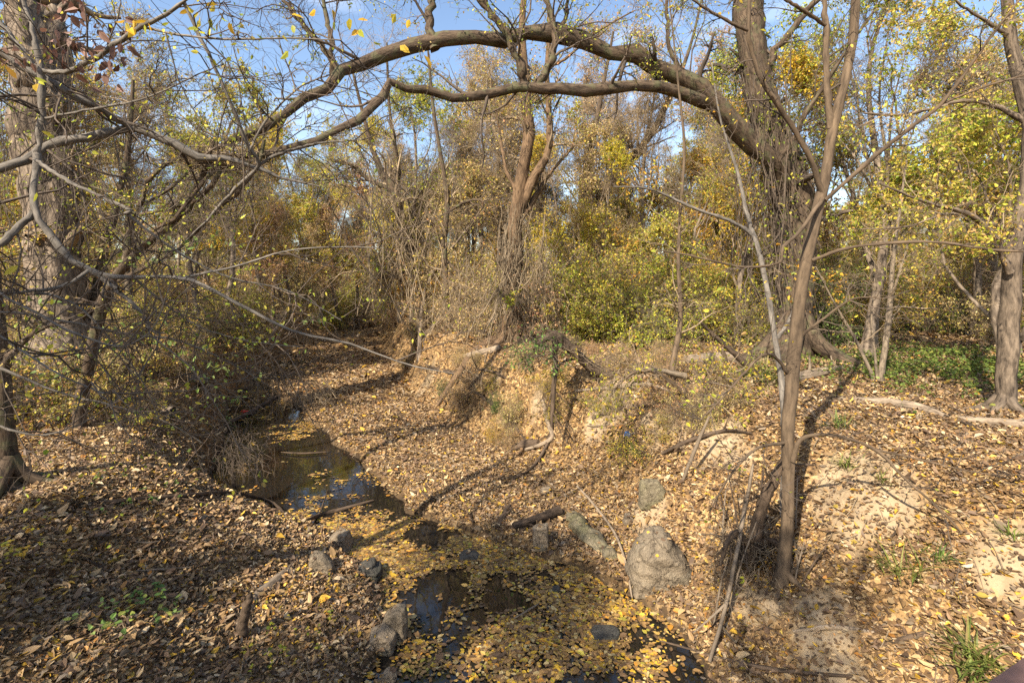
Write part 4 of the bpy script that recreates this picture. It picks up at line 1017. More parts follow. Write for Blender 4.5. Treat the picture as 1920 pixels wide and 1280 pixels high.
# unseen trees added behind the bridge to shade the near water and banks
for (x, y, k, s) in [(-6.6, -2.8, 5, .85), (-8.4, -1.8, 5, .8), (-9.8, -3.2, 5, .75), (-7.6, -4.6, 5, 1.05), (-5.0, -3.4, 5, .8), (-9.2, -.6, 5, .8), (-10.4, -2.0, 5, .75), (-6.0, -5.0, 5, 1.0), (-3.2, -4.0, 0, .8), (-3.5, -2.7, 5, .85), (-4.3, -1.7, 5, .6)]:
    t_ = put(PT[k], x, y, s); LABELS[t_['label']].remove(t_.name)
    t_['label'] = 'unseen leafy tree added behind the footbridge to shade the near water'; t_['group'] = 'unseen trees added behind the footbridge for shade'


# ------------------------------------------------------------------ rocks
def rock(label, outline, mat, seed, depth=.8, base=None, back=.75, front=.8, strata=0.0, lift=0.0, shrink=.86):
    """a faceted stone: the hull of its outline (photo pixels) given depth, roughened"""
    o = np.array(outline, float)
    bx = o[:, 0].mean(); by = o[:, 1].max() if base is None else base
    g = hit(bx, by - 2); Yd = g[1]; sc = Yd / F
    w = (o[:, 0].max() - o[:, 0].min()) * sc
    x = (o[:, 0] - bx) * sc; z = (by - o[:, 1]) * sc
    r = np.random.default_rng(seed); P = []
    zc = z.mean()
    for k, (yy, sc2) in enumerate(((-.5, front), (-.22, .97), (.15, 1.0), (.5, back))):
        q = sc2 * r.uniform(.9, 1.06, len(x))
        P += [(a * c_, yy * w * depth * r.uniform(.85, 1.1), (b_ - zc) * c_ + zc if b_ > zc * .5 else b_) for a, b_, c_ in zip(x, z, q)]
    P += [(a * .9, yy * w * depth, -.12 * w) for a in (x.min(), x.max()) for yy in (-.45, .4)]
    bm = bmesh.new()
    for p in P: bm.verts.new(p)
    res = bmesh.ops.convex_hull(bm, input=bm.verts[:])
    bmesh.ops.delete(bm, geom=[v for v in bm.verts if not v.link_faces], context='VERTS')
    bmesh.ops.bevel(bm, geom=bm.edges[:], offset=w * .035, segments=2, affect='EDGES', profile=.6)
    bmesh.ops.triangulate(bm, faces=bm.faces[:])
    for _ in range(5):
        ed = [e for e in bm.edges if e.calc_length() > w * .06]
        if not ed: break
        bmesh.ops.subdivide_edges(bm, edges=ed, cuts=1); bmesh.ops.triangulate(bm, faces=bm.faces[:])
    bm.normal_update()
    co = np.array([v.co[:] for v in bm.verts]); nn = np.array([v.normal[:] for v in bm.verts])
    f = 3.2 / w
    n1 = fbm(co[:, 0] * f + seed, co[:, 2] * f + co[:, 1] * f * .7, seed, 4); n2 = fbm(co[:, 0] * f * 4 + seed, co[:, 2] * f * 4 + co[:, 1] * f * 3, seed + 3, 3)
    dsp = .034 * w * n1 + .016 * w * n2
    if strata: dsp = dsp + strata * w * np.sign(np.sin(co[:, 2] / w * 26 + co[:, 0] / w * 5 + 2 * n1)) * .5
    co = co + nn * dsp[:, None]
    for v, c in zip(bm.verts, co): v.co = c
    for fc in bm.faces: fc.smooth = True
    me = bpy.data.meshes.new('rock'); bm.to_mesh(me); bm.free(); me.materials.append(mat)
    ob = bpy.data.objects.new('rock', me); COL.objects.link(ob)
    ob.scale = (shrink, shrink, shrink * .88)
    ob.location = (g[0], g[1] + w * depth * .55, max(float(H(g[0], g[1] + w * depth * .5)), -.04) + lift - .10 * w)
    tag(ob, label, 'rock'); return ob


def rock_lying(label, path, mat, seed):
    g = np.array([[*hit(px, py)[:3], w] for px, py, w in path]); r = np.random.default_rng(seed)
    bm = bmesh.new(); c0 = g[0, :3].copy()
    for x, y, z, w in g:
        rad = w * y / F / 2
        for k in range(12):
            d = norm(r.normal(size=3) * np.array([1, 1, .8])); bm.verts.new(np.array([x, y, max(z, -.02) + rad * .25]) - c0 + d * rad * r.uniform(.8, 1.1))
    bmesh.ops.convex_hull(bm, input=bm.verts[:])
    bmesh.ops.delete(bm, geom=[v for v in bm.verts if not v.link_faces], context='VERTS')
    bmesh.ops.triangulate(bm, faces=bm.faces[:])
    for _ in range(5):
        ed = [e for e in bm.edges if e.calc_length() > .035]
        if not ed: break
        bmesh.ops.subdivide_edges(bm, edges=ed, cuts=1); bmesh.ops.triangulate(bm, faces=bm.faces[:])
    bm.normal_update()
    for v in bm.verts:
        n1 = float(fbm(v.co.x * 5 + seed, v.co.z * 5 + v.co.y * 4, seed, 4)); v.co += v.normal * (.05 * n1)
    for fc in bm.faces: fc.smooth = True
    me = bpy.data.meshes.new('rock'); bm.to_mesh(me); bm.free(); me.materials.append(mat)
    ob = bpy.data.objects.new('rock', me); COL.objects.link(ob); ob.location = c0; tag(ob, label, 'rock'); return ob


rock('largest grey limestone boulder, wedge shaped, at the foot of the slope', [(1184, 1085), (1190, 1050), (1205, 1025), (1236, 1000), (1262, 994), (1280, 1025), (1308, 1062), (1320, 1080), (1300, 1096), (1250, 1114), (1205, 1112)], ROCK_GREY, 4, .75, strata=.02, front=.6, back=.55, shrink=.95)
rock('upright oval mossy slab leaning on the sunny slope above the boulder', [(1196, 915), (1203, 897), (1222, 889), (1240, 893), (1256, 918), (1252, 940), (1240, 958), (1220, 955), (1200, 932)], ROCK_MOSS, 9, .45)
rock_lying('long mossy stone lying aslant at the water edge', [(1066, 975, 34), (1092, 995, 46), (1112, 1022, 42), (1140, 1046, 30)], ROCK_MOSS, 14)
rock('rounded mossy stone at the lower end of the long aslant stone', [(1128, 1040), (1136, 1026), (1152, 1025), (1166, 1042), (1160, 1056), (1140, 1056)], ROCK_MOSS, 16, .8)
rock('small tan block of stone standing in the leafy shallows', [(996, 996), (1005, 988), (1030, 986), (1033, 1000), (1030, 1040), (1014, 1046), (1000, 1042)], ROCK_TAN, 21, .7)
rock('dark layered stone with an undercut on the inner water edge', [(652, 1062), (668, 1044), (694, 1040), (712, 1058), (708, 1076), (690, 1088), (668, 1082)], ROCK_WET, 25, .8, strata=.06)
rock('tall rounded grey stone beside the leaf-covered water', [(706, 1160), (716, 1130), (740, 1115), (758, 1120), (764, 1150), (756, 1190), (738, 1212), (714, 1200)], ROCK_GREY, 29, .7)
rock('broad half-buried stone below the tall rounded grey stone', [(676, 1215), (684, 1192), (712, 1180), (740, 1200), (742, 1225), (712, 1236), (686, 1230)], ROCK_TAN, 31, .8)
rock('squat tan stone between the pool and the dark channel', [(600, 1015), (606, 985), (628, 968), (650, 972), (658, 1000), (655, 1026), (625, 1032)], ROCK_TAN, 35, .7)
rock('slanted grey stone at the top end of the mossy log', [(568, 1035), (578, 1024), (600, 1030), (622, 1062), (626, 1080), (606, 1082), (580, 1062)], ROCK_GREY, 39, .6)
rock('flat dark stone barely above the water among yellow leaves', [(846, 1050), (858, 1036), (880, 1030), (902, 1040), (900, 1050), (870, 1056)], ROCK_WET, 43, .7)
rock('wet dark flat stone in the leafy water near the bottom edge', [(1100, 1192), (1112, 1180), (1145, 1184), (1172, 1176), (1166, 1194), (1140, 1206), (1116, 1206)], ROCK_WET, 47, .6)
rock('small half-sunk stone close to the bottom edge of the water', [(706, 1270), (714, 1254), (734, 1248), (744, 1262), (740, 1284), (716, 1286)], ROCK_TAN, 51, .8)
rock('little pale stone in the leaves below the oval slab', [(1168, 985), (1172, 965), (1184, 962), (1194, 978), (1190, 988)], ROCK_TAN, 55, .8)
rock('round dark stone poking through the floating leaves', [(1030, 1112), (1036, 1098), (1050, 1096), (1056, 1110), (1046, 1116)], ROCK_WET, 59, .8)
rock('mid-brown stone on the dry creek bed near the forked driftwood', [(1008, 925), (1016, 914), (1034, 913), (1040, 924), (1026, 930)], ROCK_TAN, 61, .8)


# ------------------------------------------------------------------ logs, sticks
def ground_path(pts, lift=0.02):
    out = []
    for px, py, w in pts:
        p = hit(px, py); r = w * p[1] / F / 2
        out.append([p[0], p[1], max(p[2], 0) + r * .6 + lift, r])
    return np.array(out)


def lying(name, label, cat, pts, mat, group=None, sides=9, ridge=.18, stubs=0, lift=.0, n=22):
    g = ground_path(pts, lift); s = smooth_path(g, n)
    P = s[None, :, :3]; R = np.maximum(s[None, :, 3], .002)
    m = MB(); tubes(m, P, R, sides, 0, ridge, len(label), cap=True)
    if stubs:
        P2, R2 = spawn(P, R, stubs, .15, .9, (.5, 1.1), (.12, .3), 5, .45, .15, .12, False, .003, .5)
        tubes(m, P2, R2, 6, 0)
    o = m.build(name, [mat], None, g[0, :3]); o.location = g[0, :3]
    tag(o, label, cat, group); return o


lying('fallen_log', 'long grey fallen log lying on the sunny leaf-covered flat', 'log', [(1572, 752, 8), (1640, 757, 15), (1720, 768, 17), (1775, 786, 12)], WOOD_OLD)
lying('fallen_log', 'fallen log with a broken stub at the foot of the sunlit grey trunk', 'log', [(1796, 789, 12), (1850, 796, 18), (1925, 800, 18), (1990, 805, 18)], WOOD_OLD, stubs=2)
lying('fallen_log', 'tapering log across the foot of the multi-stemmed sapling', 'log', [(1470, 722, 20), (1520, 708, 18), (1560, 698, 14), (1598, 690, 7)], WOOD_OLD, stubs=2)
lying('fallen_log', 'short thick log on the broken wood heap at the bank lip', 'log', [(1288, 682, 22), (1330, 680, 24), (1382, 676, 22)], WOOD_OLD)
lying('fallen_log', 'dark rotten log in the shade under the short thick log', 'log', [(1300, 706, 16), (1350, 700, 18), (1405, 706, 14)], WOOD_DARK, stubs=3)
lying('fallen_log', 'mossy log sloping down the shaded bank to the slanted stone', 'log', [(440, 1200, 22), (470, 1130, 24), (520, 1085, 22), (566, 1045, 18)], WOOD_OLD, lift=-.06)
lying('fallen_log', 'weathered log lying by the base of the vine-wrapped tree', 'log', [(872, 672, 10), (905, 664, 13), (938, 655, 12)], WOOD_OLD, stubs=3)
lying('fallen_log', 'big half-buried bark-covered log on the bank beyond the ivy stub', 'log', [(1105, 700, 26), (1150, 690, 34), (1190, 688, 30)], WOOD_DARK)
lying('fallen_branch', 'long thin branch lying across the shaded leaf litter towards the pool', 'branch', [(140, 952, 5), (220, 946, 8), (330, 936, 8), (430, 928, 7), (510, 945, 5), (548, 985, 3)], WOOD_DARK, stubs=3, lift=.02)
lying('fallen_branch', 'pale bent branch half buried at the foot of the near slope', 'branch', [(1488, 1190, 6), (1560, 1182, 9), (1640, 1188, 7)], WOOD_OLD)
lying('fallen_branch', 'dark broken branch near the grass tuft by the railing', 'branch', [(1655, 1215, 6), (1700, 1200, 11), (1750, 1190, 7)], WOOD_DARK, stubs=2)
lying('fallen_branch', 'low dark branch curving along the bottom of the slope', 'branch', [(1300, 1222, 6), (1380, 1245, 8), (1480, 1262, 8), (1600, 1272, 6)], WOOD_DARK, stubs=3)
lying('fallen_branch', 'dark driftwood branch propped against the small tan block', 'branch', [(962, 995, 11), (1005, 984, 15), (1050, 968, 16)], WOOD_DARK, stubs=2, lift=.05)
lying('fallen_branch', 'short forked dark driftwood piece on the leafy creek bed', 'branch', [(932, 992, 8), (945, 970, 12), (955, 950, 8)], WOOD_DARK, stubs=2)
lying('fallen_branch', 'thin pale branch trailing from the mossy stone to the boulder', 'branch', [(1082, 920, 4), (1110, 950, 5), (1150, 1005, 5), (1172, 1060, 4), (1185, 1130, 3)], WOOD_OLD, lift=.06)
lying('fallen_branch', 'weathered branch in the pool between the two stones', 'branch', [(560, 985, 4), (600, 968, 8), (650, 955, 7), (700, 940, 4)], WOOD_DARK, stubs=2)
lying('tree_root', 'pale curved root hooking down the bank below the ivy stub', 'root', [(1018, 755, 8), (1028, 800, 9), (1036, 826, 9), (1012, 840, 7), (985, 848, 5)], WOOD_OLD, lift=.04)
lying('tree_root', 'dark gnarled root mass in the hollow of the bank face', 'root', [(960, 845, 10), (985, 838, 18), (1010, 835, 12)], WOOD_DARK, stubs=6)
lying('fallen_branch', 'ropy dead branch dropping into the pool from the undercut bank', 'branch', [(420, 800, 6), (470, 775, 8), (520, 745, 6)], WOOD_DARK, stubs=4)

for lab, pts in [('dead branch lying across the bank face under the leaning tree', [(800, 690, 4), (850, 705, 8), (910, 700, 6), (950, 715, 3)]),
                 ('broken dead limb sliding down the bank below the vine-wrapped tree', [(890, 740, 4), (925, 765, 9), (960, 800, 7), (985, 830, 4)]),
                 ('forked dead branch on the slope behind the blue plastic scrap', [(1110, 790, 4), (1160, 775, 8), (1230, 765, 7), (1290, 770, 3)]),
                 ('bare branch strewn along the bank lip beside the bleached drooping branch', [(1080, 740, 4), (1140, 735, 8), (1210, 728, 7), (1260, 742, 3)]),
                 ('dead branch jammed upslope of the oval mossy slab', [(1240, 860, 4), (1290, 835, 8), (1360, 815, 6), (1410, 820, 3)]),
                 ('thin dead branch pointing down to the dry bed under the bank', [(1040, 770, 3), (1030, 830, 7), (1000, 880, 5), (960, 905, 3)])]:
    lying('fallen_branch', lab, 'branch', pts, random.choice([WOOD_OLD, WOOD_DARK, BARK_BROWN]), stubs=6, lift=.05)
stick_pts = []
for k in range(46):
    px = random.uniform(20, 1880); py = random.uniform(760, 1270)
    if 430 < px < 1250 and py > 760 and random.random() < .7: continue
    a = random.uniform(0, 6.28); L = random.uniform(30, 110)
    dx = math.cos(a) * L; dy = math.sin(a) * L * .45
    lying('fallen_stick', 'thin fallen stick lying loose on the brown leaf litter', 'stick', [(px, py, 2.5), (px + dx * .5 + random.uniform(-6, 6), py + dy * .5 + random.uniform(-4, 4), 4), (px + dx, py + dy, 2)],
          random.choice([WOOD_OLD, WOOD_DARK]), 'loose sticks on the leaf litter', sides=5, ridge=.05, lift=.03, n=9, stubs=1)


# leaves caught on and drifted against the stones
bpy.context.view_layer.update()
mb = MB()
for ob in [o for o in COL.objects if o.name.split('.')[0] in ('rock', 'fallen_log') and o.type == 'MESH']:
    me = ob.data; nv = len(me.vertices); cc = np.empty(nv * 3); me.vertices.foreach_get('co', cc); nn = np.empty(nv * 3); me.vertices.foreach_get('normal', nn)
    M4 = np.array(ob.matrix_world); cc = cc.reshape(-1, 3) @ M4[:3, :3].T + M4[:3, 3]; nn = nn.reshape(-1, 3)
    top = np.where((nn[:, 2] > .72) & (cc[:, 2] > .05))[0]
    size = np.ptp(cc[:, 0]) * np.ptp(cc[:, 1])
    k = int(min(14, 4 + size * 18))
    if len(top):
        q = rng.choice(top, k); pos = cc[q] + nn[q] * .006; n = len(pos)
        leaves(mb, pos, rng.normal(size=(n, 3)) * np.array([1, 1, .1]), norm(nn[q] + rng.normal(size=(n, 3)) * .15), .05 * np.exp(rng.normal(0, .3, n)), 0, .58, .3)
    k = int(30 + 110 * min(1, size)); an = rng.uniform(0, 6.28, k); c = cc.mean(0); hx, hy = np.ptp(cc[:, 0]) * .5, np.ptp(cc[:, 1]) * .5
    rr_ = rng.uniform(.92, 1.25, k); xx = c[0] + np.cos(an) * hx * rr_; yy = c[1] + np.sin(an) * hy * rr_; zz = H(xx, yy)
    k2 = zz > .0; xx, yy, zz = xx[k2], yy[k2], zz[k2]; n = len(xx)
    leaves(mb, np.stack([xx, yy, zz + rng.uniform(.01, .07, n)], -1), rng.normal(size=(n, 3)) * np.array([1, 1, .4]), norm(rng.normal(size=(n, 3)) * .55 + np.array([0, 0, 1])), .05 * np.exp(rng.normal(0, .35, n)), 0, .58, .45, curl=.3)
dl = mb.build('drifted_leaves', [Lm_lit]); tag(dl, None, None, kind='stuff')


# standing / leaning dead wood
def standing(name, label, cat, rows, mat, twigs=None, sides=10, ridge=.15, group=None, extra=(), n=26, yk=1.0):
    rows = [(a, b_, c * yk, d) for a, b_, c, d in rows]; extra = [[(a, b_, c * yk, d) for a, b_, c, d in r_] for r_ in extra]
    b = W(*rows[0][:3]); m = MB(); PR = []
    for rw in [rows] + list(extra):
        P, R = limb(rw, n, .12); tubes(m, P, R, sides, 0, ridge, len(label) + len(PR), cap=True); PR.append((P, R))
    if twigs: crown_on(m, PR, **twigs)
    o = m.build(name, [mat, Lm_grn], None, b); o.location = b
    tag(o, label, cat, group); return o


standing('dead_stump', 'dark forked dead stump leaning into the near forked young tree', 'stump',
         [(1405, 1040, 5.6, 40), (1415, 1010, 5.6, 28), (1428, 950, 5.6, 20), (1455, 895, 5.55, 17), (1476, 850, 5.5, 13)], WOOD_DARK,
         dict(n2=10, n3=4, n4=2, leaf_n=0, leaf=.04, absl=(.15, .5), up=-.25, lo=.0, rmin=.002, twig=(.08, .2)),
         extra=[[(1408, 1030, 5.6, 18), (1385, 1000, 5.5, 14), (1365, 1010, 5.4, 10), (1350, 1060, 5.3, 5)], [(1415, 1020, 5.6, 14), (1450, 1015, 5.5, 10), (1480, 1060, 5.4, 5)]], yk=1.08)
standing('leaning_stick', 'long grey stick propped across the slope with a forked foot', 'stick',
         [(1330, 1240, 4.7, 7), (1362, 1130, 5.0, 8), (1384, 1020, 5.3, 8), (1400, 940, 5.5, 7), (1412, 870, 5.7, 4)], TWIG_GREY,
         extra=[[(1362, 1130, 5.0, 5), (1330, 1160, 4.9, 4), (1300, 1185, 4.85, 2)], [(1350, 1170, 4.9, 5), (1375, 1200, 4.85, 4), (1400, 1225, 4.8, 2)]], sides=6, yk=1.1)
standing('leaning_stick', 'short pale blue-grey stick leaning on the sunny bank', 'stick', [(1278, 905, 7.6, 6), (1300, 850, 7.5, 7), (1330, 780, 7.4, 4)], TWIG_GREY, sides=6)
for k_ in range(9):
    px = random.uniform(1335, 1500); py = random.uniform(960, 1215); g_ = hit(px, py); Yq = g_[1]; dx = random.uniform(-50, 70); hh = random.uniform(90, 190)
    standing('leaning_stick', 'thin grey twig leaning among dead stems at the near sapling foot', 'stick', [(px, py + 4, Yq, 3.5), (px + dx * .4, py - hh * .5, Yq + .08, 3.5), (px + dx, py - hh, Yq + .2, 2)], random.choice([TWIG_GREY, WOOD_DARK]),
             dict(n2=4, n3=2, n4=1, leaf_n=0, leaf=.04, absl=(.1, .4), up=0, lo=.2, rmin=.0015, twig=(.05, .15)), sides=6, group='dead twigs about the near sapling foot')
g_ = hit(1400, 1075)
vine_args = (g_ + np.array([.1, .1, .55]), g_ + np.array([-.1, -.1, .02]))
standing('dead_stump', 'short dark broken stump standing beside the mossy log', 'stump', [(452, 1200, 5.18, 24), (456, 1165, 5.18, 19), (463, 1135, 5.18, 16), (468, 1112, 5.18, 9)], WOOD_DARK)
standing('dead_stump', 'ivy-topped dead stub arching over the bank face', 'stump',
         [(1142, 705, 10.6, 22), (1110, 690, 10.5, 20), (1075, 660, 10.4, 19), (1048, 632, 10.3, 19), (1030, 628, 10.2, 14), (1005, 650, 10.1, 8)], WOOD_DARK,
         dict(n2=8, n3=4, n4=3, leaf_n=0, leaf=.05, absl=(.3, .9), up=-.2, lo=.2, rmin=.003, twig=(.1, .3)),
         extra=[[(1040, 630, 10.3, 12), (1040, 690, 10.2, 10), (1036, 760, 10.1, 8), (1034, 800, 10, 4)]])
standing('dead_branch', 'bleached bare dead branch drooping off the bank lip', 'branch',
         [(1285, 705, 8.9, 12), (1240, 695, 8.8, 9), (1195, 695, 8.7, 7), (1165, 715, 8.6, 5), (1150, 735, 8.5, 3)], BARK_PALE,
         dict(n2=10, n3=4, n4=2, leaf_n=0, leaf=.04, absl=(.2, .6), up=-.25, lo=.2, rmin=.003, twig=(.08, .2)))
standing('dead_branch', 'broken root end jutting from the heap at the bank lip', 'branch',
         [(1420, 700, 9.8, 14), (1385, 670, 9.7, 12), (1340, 630, 9.6, 8), (1310, 600, 9.5, 4)], WOOD_DARK,
         extra=[[(1370, 705, 9.6, 9), (1362, 680, 9.6, 10), (1355, 655, 9.6, 7)]])

# nest of flood debris on the limb
b = W(400, 296, 8.05); m = MB()
n = 420
c = rng.normal(size=(n, 3)) * np.array([.28, .2, .10]); d = norm(rng.normal(size=(n, 3)) * np.array([1, .7, .5]))
L = rng.uniform(.15, .5, (n, 1))
P = np.stack([c - d * L * .5, c + rng.normal(size=(n, 3)) * .03, c + d * L * .5], 1)
tubes(m, P, np.full((n, 3), .0045), 3, 0)
o = m.build('debris_nest', [TWIG_TAN]); o.location = b
tag(o, 'nest-like clot of flood debris caught where the grey branches meet the arching limb', 'debris')


# ------------------------------------------------------------------ vines
def vine(name, label, top, bottom, n, spread, mat, leafm=None, leaf_n=0, leaf=.05, rad=.006, tang=.16, group=None):
    """strands hanging between two points (world)"""
    K = 14
    t = np.linspace(0, 1, K)
    a = np.asarray(top); b = np.asarray(bottom)
    P = np.empty((n, K, 3))
    for k in range(n):
        o1 = rng.normal(size=3) * spread * np.array([1, 1, .25]); o2 = rng.normal(size=3) * spread * np.array([1.3, 1.3, .1])
        u = rng.uniform(0, .45); v = rng.uniform(.65, 1)
        p0 = a + (b - a) * u + o1; p1 = a + (b - a) * v + o2
        P[k] = p0 + (p1 - p0) * t[:, None] + np.cumsum(rng.normal(size=(K, 3)), 0) * tang * .25
    R = rng.uniform(rad * .4, rad * 1.4, (n, 1)) * np.ones((1, K))
    m = MB(); tubes(m, P, R, 4, 0)
    P2, R2 = spawn(P, R, 4, 0, 1, (.5, 1.3), (.2, .7), 5, .7, -.1, .35, True, .004)
    tubes(m, P2, R2, 3, 0)
    if leafm is not None:
        twig_leaves(m, P2, R2, leaf_n, leaf, 1, .5, keep=.8)
    o = m.build(name, [mat] + ([leafm] if leafm else []), None, b); o.location = b
    tag(o, label, 'vine', group); return o


vine('dry_vine', 'low snarl of dead vines round the dark forked stump by the near sapling', vine_args[0], vine_args[1], 40, .2, TWIG_VINE, None, 0, .05, .004, .12)
vine('dry_vine', 'curtain of dry tan vines wrapping the base of the upright brown tree', W(968, 380, 14.8), W(955, 655, 14.8), 95, .36, TWIG_VINE, Lm_dry, 1, .05, .011)
vine('dry_vine', 'bushy fall of dry vines to one side of the vine-wrapped trunk', W(1010, 430, 14.5), W(1020, 650, 14.3), 50, .42, TWIG_VINE, Lm_dry, 1, .05, .008)
vine('dry_vine', 'grey-brown vine curtain draped from the crooked leaning tree', W(740, 310, 19.6), W(760, 600, 19.4), 110, .9, TWIG_VINE, Lm_mix, 1, .07, .010)
vine('dry_vine', 'vines hanging beside the slim straight dark tree', W(880, 470, 16.5), W(880, 650, 16.3), 70, .6, TWIG_VINE, Lm_dry, 1, .06, .008)
vine('ivy_vine', 'leafy ivy climbing the big tree with the arching limb', W(1420, 80, 11.6), W(1490, 640, 11.5), 70, .45, TWIG_DARK, Lm_grn, 3, .07, .008)
vine('ivy_vine', 'leafy ivy climbing the massive pale furrowed trunk', W(80, 20, 10.5), W(100, 560, 10.5), 55, .5, TWIG_DARK, Lm_grn, 3, .06, .007)
vine('ivy_vine', 'small green ivy cap on the dead stub arching over the bank face', W(1030, 625, 10.1), W(1000, 685, 9.9), 26, .26, TWIG_DARK, Lm_dgr, 5, .06, .005)
for (px, py, Yq, lab) in [(815, 690, 15.0, 'exposed roots dangling from the bank lip beside the log by the vine-wrapped tree'), (1150, 725, 10.4, 'exposed roots hanging under the half-buried bark-covered log'), (900, 700, 13.2, 'fine roots trailing down the eroded bank before the vine-wrapped tree')]:
    p = hit(px, py)
    vine('root_curtain', lab, p + np.array([0, .1, .35]), p + np.array([0, -.45, -.5]), 26, .28, TWIG_VINE, None, 0, .05, .007)
vine('root_curtain', 'curtain of fine dead roots hanging over the pool edge', W(585, 690, 16.5), W(600, 770, 14.2), 34, .42, TWIG_VINE, None, 0, .05, .004)
vine('root_curtain', 'hair-like roots over the undercut at the head of the pool', W(455, 790, 11.3), W(440, 930, 9.6), 40, .26, TWIG_DARK, None, 0, .05, .004)


# ------------------------------------------------------------------ ground plants
def grass_tuft(label, px, py, hpx, n=60, cat='grass tuft', wid=.012, mat=Lm_grass):
    g = hit(px, py); h = hpx * g[1] / F
    m = MB(); K = 6
    b = np.stack([rng.normal(0, h * .22, n), rng.normal(0, h * .22, n), np.full(n, -.01)], -1)
    d = norm(np.stack([rng.normal(0, .45, n), rng.normal(0, .45, n), np.ones(n)], -1)); L = h * rng.uniform(.6, 1.25, n)
    P = np.empty((n, K, 3)); P[:, 0] = b
    for k in range(1, K):
        d = norm(d + np.array([0, 0, -.17]) + d * np.array([.25, .25, 0])); P[:, k] = P[:, k - 1] + d * (L / (K - 1))[:, None]
    side = norm(np.cross(d, np.array([[0, 0, 1.]])) + 1e-4)
    w = wid * np.array([.6, 1, 1, .8, .5, .05])
    V = np.stack([P - side[:, None] * w[None, :, None] * .5, P + side[:, None] * w[None, :, None] * .5], 2)
    i = np.arange(n)[:, None] * K * 2 + np.arange(K - 1)[None] * 2
    Q = np.stack([i, i + 1, i + 3, i + 2], -1)
    m.add(V, Q, 0, np.repeat(rng.random(n), K - 1), None, False)
    o = m.build('grass_tuft', [mat]); o.location = g; tag(o, label, cat); return o


grass_tuft('tall narrow green grass tuft on the slope below the sandy patch', 1695, 1080, 75, 60)
grass_tuft('slim green grass tuft to one side of the tall narrow tuft', 1762, 1050, 45, 34)
grass_tuft('largest broad-bladed grass clump near the brown railing', 1830, 1235, 70, 90, wid=.014)
grass_tuft('low dark grass clump at the edge of the lower sandy patch', 1890, 1010, 36, 50)
grass_tuft('lush green tussock beside the fallen tapering log', 1425, 715, 75, 160, wid=.014)
grass_tuft('small green tuft in the shadow of the near young tree', 1590, 880, 40, 60)
grass_tuft('sparse tuft among fallen leaves under the long grey log', 1655, 905, 28, 40)
grass_tuft('wispy tuft at the upper edge of the sandy patch', 1570, 800, 38, 50)
grass_tuft('short tuft beside the blue plastic scrap on the bank', 1190, 850, 30, 60)
grass_tuft('yellowing bamboo-like clump at the very foot of the railing', 1830, 1275, 60, 60, wid=.018)
grass_tuft('soft green tuft at the base of the slim straight tree', 812, 600, 60, 120, wid=.03)


def seedling(label, px, py, n, spread, hgt, leafm=Lm_bri, L=.06, cat='undergrowth', name='undergrowth'):
    g = hit(px, py); m = MB()
    base = np.stack([rng.normal(0, spread, n), rng.normal(0, spread * 1.1, n)], -1)
    zz = H(g[0] + base[:, 0], g[1] + base[:, 1]) - g[2]
    b = np.column_stack([base, zz]); top = b + np.column_stack([rng.normal(0, .04, n), rng.normal(0, .04, n), rng.uniform(hgt * .5, hgt, n)])
    P = np.stack([b, (b + top) / 2 + rng.normal(0, .01, (n, 3)), top], 1)
    tubes(m, P, np.full((n, 3), .0018), 3, 0)
    for k in range(4):
        a = norm(rng.normal(size=(n, 3)) * np.array([1, 1, .25])); nr = norm(rng.normal(size=(n, 3)) * .3 + np.array([0, 0, 1]))
        leaves(m, top - np.array([0, 0, .02]) * k, a, nr, rng.uniform(L * .7, L * 1.2, n), 1, .7, .2)
    o = m.build(name, [TWIG_GREY, leafm]); o.location = g; tag(o, label, cat); return o


seedling('pale green seedling patch in the shaded leaves of the near bank', 230, 1185, 16, .22, .22)
seedling('second pale green seedling patch nearer the mossy log', 290, 1130, 9, .12, .2)
seedling('yellow-green sprig at the edge of the near shaded bank', 20, 1050, 14, .14, .18, Lm_yel, .06)
seedling('dark green creeper patch on the leaves before the flared tree', 270, 930, 18, .35, .1, Lm_dgr, .05)
seedling('yellow-leaved sprouts beside the dark layered stone', 590, 1120, 22, .2, .16, Lm_yel, .035)
seedling('leafy green sprouts below the short dark broken stump', 520, 1215, 20, .2, .18, Lm_grn, .04)
seedling('low yellow sprigs about the foot of the near forked young tree', 1415, 1110, 26, .25, .3, Lm_yel, .03)
seedling('green sprig leaning over the pool from the shaded bank', 420, 790, 22, .35, .4, Lm_bri, .07)
seedling('light green ferny seedlings on the shaded bank top', 300, 770, 30, .6, .35, Lm_bri, .07)
seedling('yellow-green leafy sprigs by the root mass on the shaded bank', 190, 770, 30, .6, .3, Lm_yel, .07)
seedling('bright yellow-leaved sprout on the sunny bank lip', 1240, 770, 22, .25, .4, Lm_yel, .045)

# evergreen ground cover on the flat
m = MB(); n = 9000
pp = np.array([hit(px, py)[:2] for px, py in [(1640, 700), (1750, 690), (1850, 720), (1900, 745), (1800, 670), (1915, 700), (1700, 665), (1600, 690)]])
k = rng.integers(0, len(pp), n); xx = pp[k, 0] + rng.normal(0, .85, n); yy = pp[k, 1] + rng.normal(0, .9, n)
kk = (fbm(xx * 1.0, yy * 1.0, 91, 3) > -.12); xx = xx[kk]; yy = yy[kk]; n = len(xx)
pos = np.stack([xx, yy, H(xx, yy) + rng.uniform(.02, .22, n)], -1)
leaves(m, pos, norm(rng.normal(size=(n, 3)) * np.array([1, 1, .4])), norm(rng.normal(size=(n, 3)) * .5 + np.array([0, 0, 1])), rng.uniform(.04, .08, n), 0, .75, .2)
gc = m.build('ground_ivy', [Lm_dgr]); tag(gc, None, None, kind='stuff')


